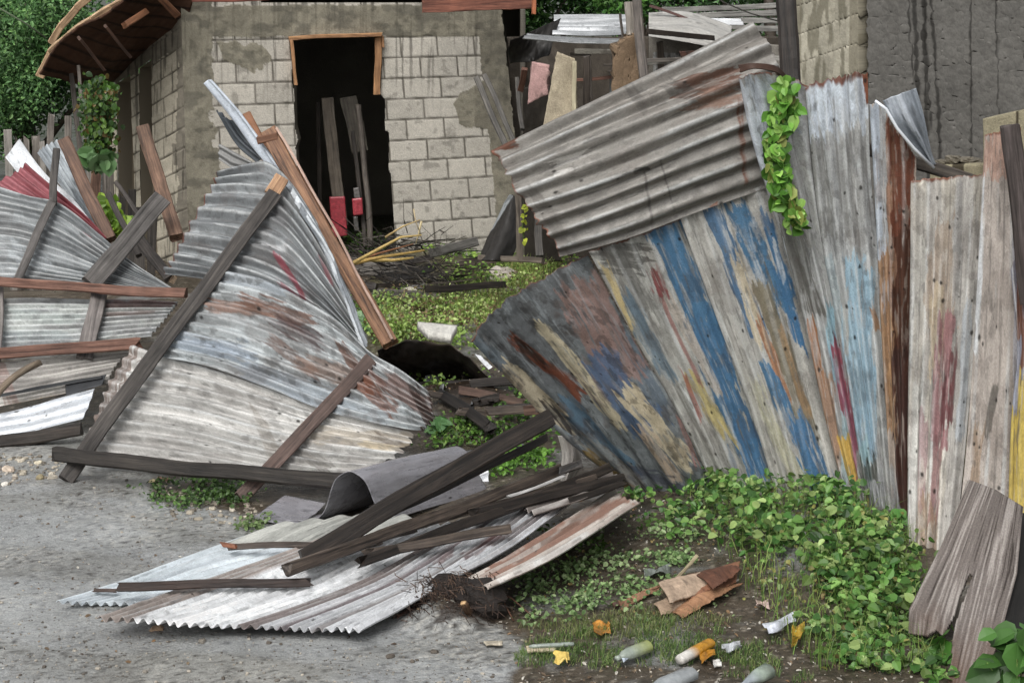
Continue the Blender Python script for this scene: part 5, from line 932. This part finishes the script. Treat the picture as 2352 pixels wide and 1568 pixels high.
tag(boxwall('dark_board_wall', [(1200, 200), (1260, 200), (1290, 600), (1205, 600)], 17.9, '#302c27', None, 12, th=.03), 'dark board wall in the gap between the house and the cream slab', 'wall')
plank('low_kerb_plank', P(1100, 590, 15.6), P(1250, 600, 15.3), px(14, 15.4), .06, wood('#5d5246', '#766a5c'), label='low brown board on the ground below the leaning dark sheet', cat='board')
# brush pile
rs = np.random.RandomState(31); c0 = G(935, 650, 0); br = thing('brush_pile', c0, 'black heap of cut brush before the doorway with green weeds over it', 'brush pile')
Lr = []
for k in range(900):
    uv = (rs.uniform(825, 1075), rs.uniform(585, 690)); p = np.array(G(*uv, 0)); p[2] = abs(rs.randn()) * .13 * (1 - ((uv[0] - 940) / 160) ** 2 * .8); p[2] = max(p[2], .01)
    d = rs.randn(3) * [1, .7, .35]; d /= np.linalg.norm(d); l = .15 + .4 * rs.rand(); e = p + d * l; e[2] = max(e[2], .02); m = (p + e) / 2 + rs.randn(3) * .03; w = rs.uniform(.002, .008); s = np.array([w * .4, 0, w])
    Lr.append((np.array([p - s, p + s, m + s, m - s, e + s * .5, e - s * .5]), np.array([[0, 1, 2, 3], [3, 2, 4, 5]]), np.ones((6, 3)) * lin(['#1a1613', '#2c2620', '#3d362e', '#120f0d', '#55504a'][k % 5])))
v, f, c = merge(Lr); mk('twigs', v, f, M_stone, br, cols=c, smooth=False)
vs, fs, cs = rock_geo((c0[0], c0[1], .02), .42, 8, '#15120f', .42, 14, 20); mk('dark_core', np.array(vs), np.array(fs), M_stone, br, cols=np.array(cs), smooth=False)
rg = random.Random(5)
for k in range(16):
    u0 = rg.uniform(835, 1060); v0 = rg.uniform(590, 690); a = G(u0, v0, rg.uniform(.02, .22)); an = rg.uniform(-.5, .5) + (math.pi if rg.random() < .5 else 0); l = rg.uniform(.25, .8)
    plank('broken_board', a, a + np.array([math.cos(an) * l, math.sin(an) * l, rg.uniform(-.02, .16)]), rg.uniform(.03, .09), .03, rg.choice([bk, bk2, wood('#55504a', '#7a746c')]), br, jag=(.05, .08))
dh = thing('debris_heap', G(1090, 950, 0), 'heap of broken dark boards and crumpled black metal on the dirt mound', 'debris heap')
for k in range(22):
    u0 = rg.uniform(925, 1240); v0 = rg.uniform(880, 975); a = G(u0, v0, rg.uniform(.03, .2)); an = rg.uniform(-.6, .4) + (math.pi if rg.random() < .5 else 0); l = rg.uniform(.15, .55)
    plank('broken_board', a, a + np.array([math.cos(an) * l, math.sin(an) * l, rg.uniform(-.02, .10)]), rg.uniform(.02, .07), .025, rg.choice([bk, bk2, bk, wood('#5a4034', '#755a4a')]), dh, jag=(.05, .08))
for k in range(9):
    u0 = rg.uniform(950, 1230); v0 = rg.uniform(865, 960); w = rg.uniform(25, 60); h_ = rg.uniform(14, 34); z = rg.uniform(.05, .2)
    surf('crumpled_metal', [[G(u0, v0 + h_, .02), G(u0 + w * .5, v0 + h_ + rg.uniform(-6, 6), .05), G(u0 + w, v0 + h_, .03)], [G(u0 + 4, v0 + h_ * .4, z), G(u0 + w * .5, v0 + h_ * .3, z * .6), G(u0 + w, v0 + h_ * .5, z * 1.2)], [G(u0, v0, .04), G(u0 + w * .6, v0, .1), G(u0 + w, v0, .04)]], M_dull, metal_paint(rg.choice(['#2e2a27', '#3d3835', '#8f9194', '#54443c']), [], 900 + k, .3, stain=.3), dh, seed=900 + k, dent=.05, ribs=rg.choice([0, 2, 3]), amp=.012, rag=(.03, .03))
# palm fronds
for k, (pts_, w, hx, lb) in enumerate((([(808, 606), (870, 572), (920, 545), (968, 540)], 10, '#b59c62', 'uppermost yellow palm stalk on the brush pile'), ([(812, 604), (880, 590), (975, 575)], 12, '#a98c50', 'middle yellow-brown palm stalk on the brush pile'), ([(815, 600), (870, 582), (950, 560)], 8, '#7a5236', 'reddish brown palm stalk between the yellow ones'), ([(840, 596), (900, 598), (950, 592)], 12, '#c2a666', 'lowest yellow palm stalk on the brush pile'), ([(885, 545), (925, 520), (965, 505)], 6, '#b8a070', 'thin pale stalk rising from the brush pile'), ([(950, 480), (955, 510), (968, 540)], 4, '#b8a888', 'thin pale twig standing upright above the brush pile'), ([(968, 508), (962, 535), (955, 560)], 6, '#c8b890', 'forked pale twig at the right of the palm stalks'))):
    pp = [P(a, b_, 15.7 + .1 * k) for a, b_ in pts_]; tag(tube('palm_stalk', pp, px(w, 15.7) / 2, M_stone, K=6, cols=lin(hx), r2=px(w, 15.7) / 5), lb, 'palm stalk', 'stalks on the brush pile')

# ================================================================== VEGETATION
rs = np.random.RandomState(41)
def clumps(poly, nc, per, rad, size, h, hexes, ztilt=.8, width=.8):
    c = gpts(sample_poly(poly, nc, rs)); k = rs.randint(0, nc, nc * per); pos = c[k] + rs.randn(len(k), 3) * [rad, rad, 0]
    hh = h * (.35 + .65 * rs.rand(nc))[k]; pos[:, 2] = ghgt(pos[:, 0], pos[:, 1]) + np.abs(rs.rand(len(k))) ** .7 * hh + .005
    cc = leafcols(len(k), hexes, rs, .22) * (.75 + .5 * rs.rand(nc))[k][:, None]
    return leaves(pos, size * (.5 + .9 * rs.rand(len(k))), up_normals(len(k), rs, ztilt), rs.randn(len(k), 3), cc, width=width)
WG = ['#527a38', '#648c44', '#40682e', '#789c54', '#8fa564', '#365628', '#5a7038']
FG = [clumps([(1200, 1230), (1640, 1180), (1700, 1420), (1180, 1460)], 60, 10, .06, .014, .03, ['#7d9464', '#8a9c70', '#6a8454', '#8a7a50']),
      clumps([(1640, 1130), (1950, 1130), (2120, 1300), (2180, 1540), (1850, 1540), (1750, 1350)], 90, 9, .09, .024, .10, ['#8fa56c', '#6e6440', '#8d8c50', '#5f8044']),
      clumps([(1440, 1150), (1560, 1110), (1640, 1150), (1600, 1300), (1480, 1200)], 16, 20, .05, .034, .10, WG),
      clumps([(1640, 1150), (1800, 1130), (1920, 1130), (1950, 1200), (1980, 1260), (1760, 1300), (1640, 1290)], 54, 22, .06, .040, .18, WG),
      clumps([(1720, 1290), (1990, 1230), (2080, 1230), (2120, 1340), (2100, 1480), (1980, 1450), (1860, 1370), (1760, 1330)], 50, 22, .06, .046, .16, WG),
      clumps([(1850, 1440), (2130, 1420), (2190, 1500), (2150, 1568), (1900, 1520)], 26, 18, .05, .042, .09, WG),
      clumps([(1180, 1330), (1420, 1290), (1620, 1230), (1560, 1400), (1400, 1420), (1200, 1440)], 60, 24, .045, .022, .06, ['#6a8452', '#7a9460', '#587244', '#8fa274']),
      clumps([(1250, 1230), (1480, 1190), (1620, 1280), (1300, 1330)], 14, 18, .05, .024, .05, ['#4d6a30', '#5f7c3e', '#3d5426'])]
v, f, c = merge(FG); tag(mk('weeds', v, f, M_leaf, cols=c, smooth=False), 'low leafy green weeds covering the soil before the painted fence', 'weeds', kind='stuff')
MG = [clumps([(1120, 1040), (1260, 985), (1285, 1010), (1240, 1080), (1140, 1100)], 26, 30, .05, .028, .10, ['#5d8a34', '#72a040', '#4a7028']),
      clumps([(975, 995), (1100, 985), (1240, 940), (1230, 1000), (1120, 1030), (1000, 1035)], 30, 26, .06, .028, .06, ['#486a2a', '#5a7f36', '#395420', '#7a9a4a']),
      clumps([(355, 1110), (560, 1110), (600, 1160), (430, 1175), (350, 1150)], 34, 30, .05, .022, .06, ['#3f5a2a', '#54713a', '#2e4420']),
      clumps([(570, 1195), (620, 1200), (600, 1225), (565, 1220)], 6, 26, .04, .02, .04, ['#5a6e42', '#6c8052']),
      clumps([(855, 700), (930, 690), (1100, 700), (1270, 600), (1290, 570), (1300, 600), (1100, 770), (870, 790)], 150, 26, .08, .028, .17, ['#7d9a48', '#90aa58', '#a4ba6a', '#647f3a', '#b2c080', '#7a6a48', '#6a5a40']),
      clumps([(840, 780), (830, 700), (860, 690), (890, 800), (870, 800)], 20, 30, .06, .03, .12, ['#6c8c34', '#7fa042', '#5c8050']),
      clumps([(1000, 570), (1280, 570), (1290, 600), (1100, 690), (960, 650)], 90, 24, .10, .030, .10, ['#5c7a30', '#6f8f3c', '#86a04c', '#48642a']),
      clumps([(800, 560), (850, 555), (850, 590), (805, 590)], 10, 30, .1, .04, .15, ['#557a34', '#6a8f44']),
      clumps([(880, 700), (980, 700), (960, 730), (890, 730)], 18, 30, .06, .022, .04, ['#4a3428', '#5d4434', '#3a2a20']),
      clumps([(870, 800), (930, 790), (1010, 790), (1090, 810), (1130, 850), (1090, 800), (1010, 765), (930, 765)], 26, 20, .05, .03, .16, ['#7d9a48', '#90aa58', '#647f3a']),
      clumps([(900, 870), (1200, 900), (1230, 960), (960, 960)], 18, 16, .05, .026, .10, ['#6c8c44', '#86a050']),
      clumps([(930, 850), (980, 880), (1000, 860), (960, 840)], 5, 12, .05, .04, .12, ['#6c9c3c', '#86b050'])]
v, f, c = merge(MG); tag(mk('yard_weeds', v, f, M_leaf, cols=c, smooth=False), 'bright yellow-green weeds carpeting the yard before the house', 'weeds', kind='stuff')
bp = gpts(sample_poly([(1180, 1500), (1230, 1470), (1400, 1440), (1640, 1420), (1780, 1440), (1850, 1500), (1900, 1600), (1290, 1600), (1270, 1540), (1180, 1530)], 9000, rs)); keep = fbm(bp[:, 0] * 5, bp[:, 1] * 5, 3) > .51
bp = bp[keep]; bp[:, 2] = ghgt(bp[:, 0], bp[:, 1])
b2 = gpts(sample_poly([(860, 700), (1280, 600), (1290, 640), (1100, 780), (880, 790)], 5000, rs)); b2 = b2[fbm(b2[:, 0] * 1.6, b2[:, 1] * 1.0, 61) > .47]; b2[:, 2] = ghgt(b2[:, 0], b2[:, 1])
b4 = gpts(sample_poly([(1560, 1130), (1950, 1130), (2120, 1300), (2180, 1540), (1850, 1540), (1650, 1300)], 1600, rs)); b4[:, 2] = ghgt(b4[:, 0], b4[:, 1])
b3 = gpts(sample_poly([(1180, 1440), (1500, 1400), (1700, 1440), (1400, 1480)], 1500, rs)); b3[:, 2] = ghgt(b3[:, 0], b3[:, 1])
v, f, c = merge([blades(b4, .05 + .12 * rs.rand(len(b4)), rs, ['#6d8c44', '#8a9c58', '#557038'], .0022, .9), blades(bp, .015 + .04 * rs.rand(len(bp)), rs, ['#55703c', '#68824a', '#465e30', '#86945c'], .0018, .9), blades(b2, .06 + .14 * rs.rand(len(b2)), rs, ['#7f9548', '#9aa860', '#66803a', '#8a8458'], .003, .8), blades(b3, .02 + .03 * rs.rand(len(b3)), rs, ['#6f7a4c', '#5a6a3a', '#8a8a62'], .0018, .9)])
tag(mk('grass', v, f, M_leaf, cols=c, smooth=False), 'short green grass with litter at the bottom of the bank', 'grass', kind='stuff')
def plant(name, uv, n, size, hexes, label, h=.25, rad=.1, z=None):
    p = G(*uv); root = thing(name, p, label, 'plant'); a = rs.rand(n) * 6.28; r = rad * (.3 + .7 * rs.rand(n)); pos = np.stack([p[0] + np.cos(a) * r, p[1] + np.sin(a) * r * .6, p[2] + h * (.3 + .7 * rs.rand(n))], 1)
    v, f, c = leaves(pos, size * (.7 + .6 * rs.rand(n)), rs.randn(n, 3) * .4 + [0, -.7, .9], np.stack([np.cos(a), np.sin(a), -.3 + 0 * a], 1), leafcols(n, hexes, rs, .25), width=.8, fold=.18)
    mk('leaf_blades', v, f, M_leaf, root, cols=c, smooth=False)
    for q in pos[:8]: tube('stalk', [p + [0, 0, -.01], (p + q) / 2 + [0, 0, .02], q], .003, M_stone, root, K=5, cols=lin('#5f7a3a'))
    return root
plant('broad_leaf_plant', (2335, 1640), 34, .11, ['#3c6028', '#4c7636', '#2f4e20'], 'large-leaved green plant in the bottom right corner', .34, .15)
plant('broad_leaf_plant', (2165, 1520), 5, .12, ['#44702c', '#547e3a'], 'plant with big rounded leaves before the split plywood board', .10, .04)
plant('broad_leaf_plant', (2060, 1235), 9, .07, ['#4c7f34', '#6a9a50'], 'small broad-leaved plant at the foot of the brown rust stripe', .14, .05)
plant('pale_leaf_plant', (1010, 1010), 8, .09, ['#6f9a64', '#5a8450', '#4c7a3a'], 'pale broad-leaved plant beside the rusty end of the collapsed panel', .14, .09)
plant('pale_leaf_plant', (820, 755), 14, .06, ['#7a9a70', '#8aa880'], 'pale green weed at the foot of the long brown board', .14, .1)
vine('thin_yellow_vine', [(1210, 470), (1200, 520), (1205, 560)], 15.0, 18, 10, .04, ['#a8b040', '#8f9a30'], 'thin yellowish vine climbing by the stake', out=.05)

lp = np.vstack([gpts(sample_poly([(1180, 1200), (1650, 1150), (2000, 1250), (2200, 1600), (1200, 1600), (1150, 1450)], 1500, rs)), gpts(sample_poly([(900, 1230), (1300, 1150), (1500, 1150), (1150, 1440), (980, 1440)], 500, rs)), gpts(sample_poly([(850, 600), (1280, 600), (1290, 780), (1250, 1000), (960, 1040), (860, 800)], 1100, rs)), gpts(sample_poly([(0, 1060), (600, 1180), (1150, 1440), (1150, 1568), (0, 1568)], 160, rs))])
lp[:, 2] = ghgt(lp[:, 0], lp[:, 1]) + .004
v, f, c = leaves(lp, .008 + .022 * rs.rand(len(lp)) ** 2.5, up_normals(len(lp), rs, .35), rs.randn(len(lp), 3), leafcols(len(lp), ['#8a7a64', '#6a5a48', '#a8a298', '#4a3c30', '#b8b4aa', '#7a6248', '#5c4c3a', '#8f8a80'], rs, .3), width=.5)
tag(mk('leaf_litter', v, f, M_stone, cols=c, smooth=False), 'tiny dry leaf and chip litter scattered over soil and road', 'leaf litter', kind='stuff')

# ================================================================== LITTER
def uvz(u, v, z=.02): return G(u, v, z)
revolve_b = lambda nm, a, b, r, colf, lb, prof=None, sq=.9, seed=1, crump=.04: tag(revolve(nm, prof or [(0, r * .82), (.03, r), (.62, r), (.78, r * .8), (.88, r * .42), (.9, r * .38), (.905, r * .46), (1, r * .46)], a, b, M_plas, colf, None, sq, 18, seed, crump), lb, 'bottle')
revolve_b('orange_bottle', uvz(1634, 1475, .06), uvz(1560, 1515, .045), .029, lambda f: '#c08a2c' if f < .74 else '#cfccc6', 'orange can with a white end lying in the grass', prof=[(0, .022), (.03, .026), (.5, .027), (.74, .026), (.95, .025), (1, .021)], sq=.85, crump=.10)
revolve_b('pale_green_bottle', uvz(1492, 1482, .055), uvz(1415, 1512, .04), .028, lambda f: '#b8c27a' if f < .45 else '#a9b3a8', 'pale green and clear bottle lying left of the orange can', seed=2, crump=.15)
revolve_b('clear_crushed_bottle', uvz(1590, 1545, .06), uvz(1485, 1590, .05), .040, lambda f: '#b4b9bc' if f < .7 else '#9ea4a6', 'crushed clear plastic bottle at the bottom edge', sq=.7, seed=3, crump=.25)
revolve_b('clear_wide_cup', uvz(1765, 1540, .06), uvz(1668, 1590, .045), .042, lambda f: '#aebcae' if f < .5 else '#a8b0b8', 'greenish clear bottle narrowing to the left at the bottom edge', prof=[(0, .036), (.25, .033), (.5, .017), (.6, .009), (1, .012)], seed=4, crump=.12)
revolve_b('grey_tube', uvz(1318, 1478, .035), uvz(1215, 1484, .03), .012, lambda f: '#8f9890', 'thin grey plastic tube in the grass by the road edge', prof=[(0, .009), (.1, .011), (.9, .011), (1, .006)], seed=5, crump=.1)
for o in bpy.data.objects:
    if o.name.startswith('grey_tube'): o['category'] = 'tube'
def scrap(name, q, hx, label, cat, z=.02, seed=1, th=.002, mat=None, dent=.03, L=[]):
    """crumpled bit of litter: a folded, creased sheet inside the quad q"""
    q = np.array(q, float); r = np.random.RandomState(seed); R = 4; net = []
    for i in range(R):
        s_ = i / (R - 1); row = []
        for j in range(R):
            t_ = j / (R - 1); p = (q[0] * (1 - s_) + q[1] * s_) * (1 - t_) + (q[3] * (1 - s_) + q[2] * s_) * t_
            p = p + r.randn(2) * (2.2 if th < .005 else .8); g = G(p[0], p[1] + z * 300, 0); g[2] = z + (r.rand() * dent * 1.1 if th < .005 else r.rand() * .004); row.append(g)
        net.append(row)
    return tag(surf(name, net, mat or M_plas, metal_paint(hx, L, seed, .2, blot=.5), None, seed=seed, dent=.004, res=1.3, thick=th), label, cat)
scrap('white_wrapper', [(1752, 1458), (1820, 1422), (1830, 1436), (1768, 1472)], '#c9cdd8', 'crumpled blue-white wrapper lying in the weeds', 'wrapper', .04, 81)
scrap('white_crumb_wrapper', [(1655, 1500), (1700, 1490), (1704, 1498), (1660, 1510)], '#b8bcc0', 'thin silvery wrapper under the orange can', 'wrapper', .03, 82)
scrap('orange_wrapper', [(1604, 1518), (1640, 1505), (1645, 1518), (1610, 1535)], '#b8802a', 'small orange wrapper below the orange can', 'wrapper', .03, 83)
scrap('pale_disc', [(1636, 1522), (1654, 1520), (1656, 1534), (1640, 1536)], '#d0cfca', 'small white round piece beside the orange wrapper', 'cap', .03, 84, .01)
scrap('blue_white_wrapper', [(1425, 1520), (1470, 1505), (1474, 1513), (1430, 1530)], '#aab4c0', 'small blue-white wrapper below the pale green bottle', 'wrapper', .02, 85)
scrap('orange_leaf_litter', [(1362, 1440), (1400, 1438), (1402, 1462), (1368, 1470)], '#b07a34', 'curled orange dry leaf in the grass', 'leaf', .02, 86)
scrap('yellow_leaf_litter', [(1820, 1455), (1845, 1445), (1842, 1480), (1815, 1495)], '#a88a34', 'curled yellow dry leaf below the blue-white wrapper', 'leaf', .03, 87)
scrap('pale_wood_chip', [(1208, 1490), (1278, 1488), (1276, 1500), (1212, 1502)], '#a59a82', 'pale wood chip lying on the grass edge', 'wood chip', .012, 88, .012, M_stone, .01)
scrap('pale_wood_chip', [(1112, 1476), (1155, 1474), (1152, 1482), (1116, 1484)], '#b3aa98', 'pale wood chip alone on the wet road', 'wood chip', .01, 89, .008, M_stone, .01)
scrap('yellow_peel', [(1272, 1515), (1305, 1520), (1302, 1536), (1275, 1528)], '#c9b060', 'yellow peel scrap in the grass near the road', 'peel', .02, 90)
scrap('clear_bag', [(1475, 1330), (1535, 1322), (1540, 1340), (1480, 1350)], '#8f9690', 'clear crumpled plastic bag above the cardboard', 'plastic bag', .03, 91, dent=.06)
scrap('red_brown_stone_slab', [(1445, 1200), (1470, 1198), (1466, 1232), (1442, 1236)], '#8a6a54', 'small flat brown tile on the dark soil', 'tile', .03, 92, .02, M_stone)
scrap('grey_flat_stone', [(1395, 1225), (1420, 1228), (1416, 1240), (1392, 1240)], '#8d8a86', 'small pale stone left of the brown tile', 'stone', .02, 93, .02, M_stone)
scrap('white_paper_scrap', [(1965, 1225), (2000, 1215), (2006, 1232), (1970, 1242)], '#a8a29a', 'greyish paper scrap at the foot of the light blue stripe', 'paper', .05, 94)
scrap('pink_paper_scrap', [(1735, 1398), (1765, 1395), (1766, 1405), (1738, 1408)], '#b8a29a', 'tiny pinkish paper scrap right of the cardboard', 'paper', .03, 95)
cb = thing('cardboard_heap', G(1560, 1400, 0), 'torn brown cardboard and cut log heap in the weeds', 'cardboard')
def cbp(hx, q, z, th, seed):
    p = [G(a, b, z[k]) for k, (a, b) in enumerate(q)]
    surf('cardboard_flap', [[p[0], (p[0] + p[3]) / 2 + [0, 0, .015], p[3]], [(p[0] + p[1]) / 2 + [0, 0, .01], sum(p) / 4 + [0, 0, .03], (p[3] + p[2]) / 2], [p[1], (p[1] + p[2]) / 2 + [0, 0, .01], p[2]]], M_stone, metal_paint(hx, [], seed, .18), cb, seed=seed, dent=.03, res=2, thick=th, rag=(.025, .025))
cbp('#7d5640', [(1560, 1330), (1700, 1285), (1690, 1340), (1590, 1390)], [.04, .12, .09, .05], .008, 1)
cbp('#8a6750', [(1412, 1375), (1500, 1350), (1560, 1330), (1430, 1400)], [.02, .05, .07, .02], .010, 2)
cbp('#a8937f', [(1520, 1360), (1610, 1320), (1640, 1350), (1540, 1405)], [.06, .1, .09, .05], .010, 3)
cbp('#97826e', [(1500, 1390), (1600, 1360), (1640, 1375), (1520, 1418)], [.04, .06, .06, .03], .010, 4)
cbp('#8f6a4e', [(1540, 1412), (1640, 1365), (1712, 1340), (1570, 1428)], [.02, .05, .07, .02], .008, 5)
cbp('#5d3c2c', [(1600, 1330), (1680, 1300), (1700, 1320), (1640, 1370)], [.1, .13, .12, .08], .006, 6)
plank('stick', G(1600, 1275, .16), G(1520, 1362, .07), .016, .014, wood('#a39470', '#c0b28c'), cb)
plank('log_piece', G(1412, 1378, .05), G(1418, 1396, .02), .03, .03, wood('#4b2f22', '#6a4632'), cb)
for o in bpy.data.objects:
    if o.name.startswith(('pale_green_bottle', 'clear_')) and o.type == 'MESH': o.data.materials[0] = M_clear
    if o.name.startswith('orange_bottle'): o.name = 'orange_can'; o['category'] = 'can'
# pale stones at the left edge of the road
for k, (a, b, r, hx, lb) in enumerate(((20, 1078, .035, '#c9b9a8', 'largest pale pinkish stone in the rubble at the left road edge'), (48, 1058, .022, '#c8bfae', 'small pale stone behind the largest one at the left road edge'), (88, 1062, .02, '#cfc6b0', 'small cream stone under the end of the dark beam'), (92, 1096, .028, '#8f8468', 'mossy yellowish stone at the right of the left rubble'), (12, 1112, .024, '#d4cfc6', 'flat white stone at the left picture edge'), (360, 1445, .030, '#b59a82', 'orange-tan stone before the front edge of the large sheet'), (350, 1105, .018, '#c0b48c', 'small yellowish stone under the bottom beam'), (375, 1102, .028, '#8c6a5c', 'reddish brick lump under the bottom beam'))):
    rock('road_stone', G(a, b, r * .3), r, 60 + k, hx, lb, .55, 'stone')
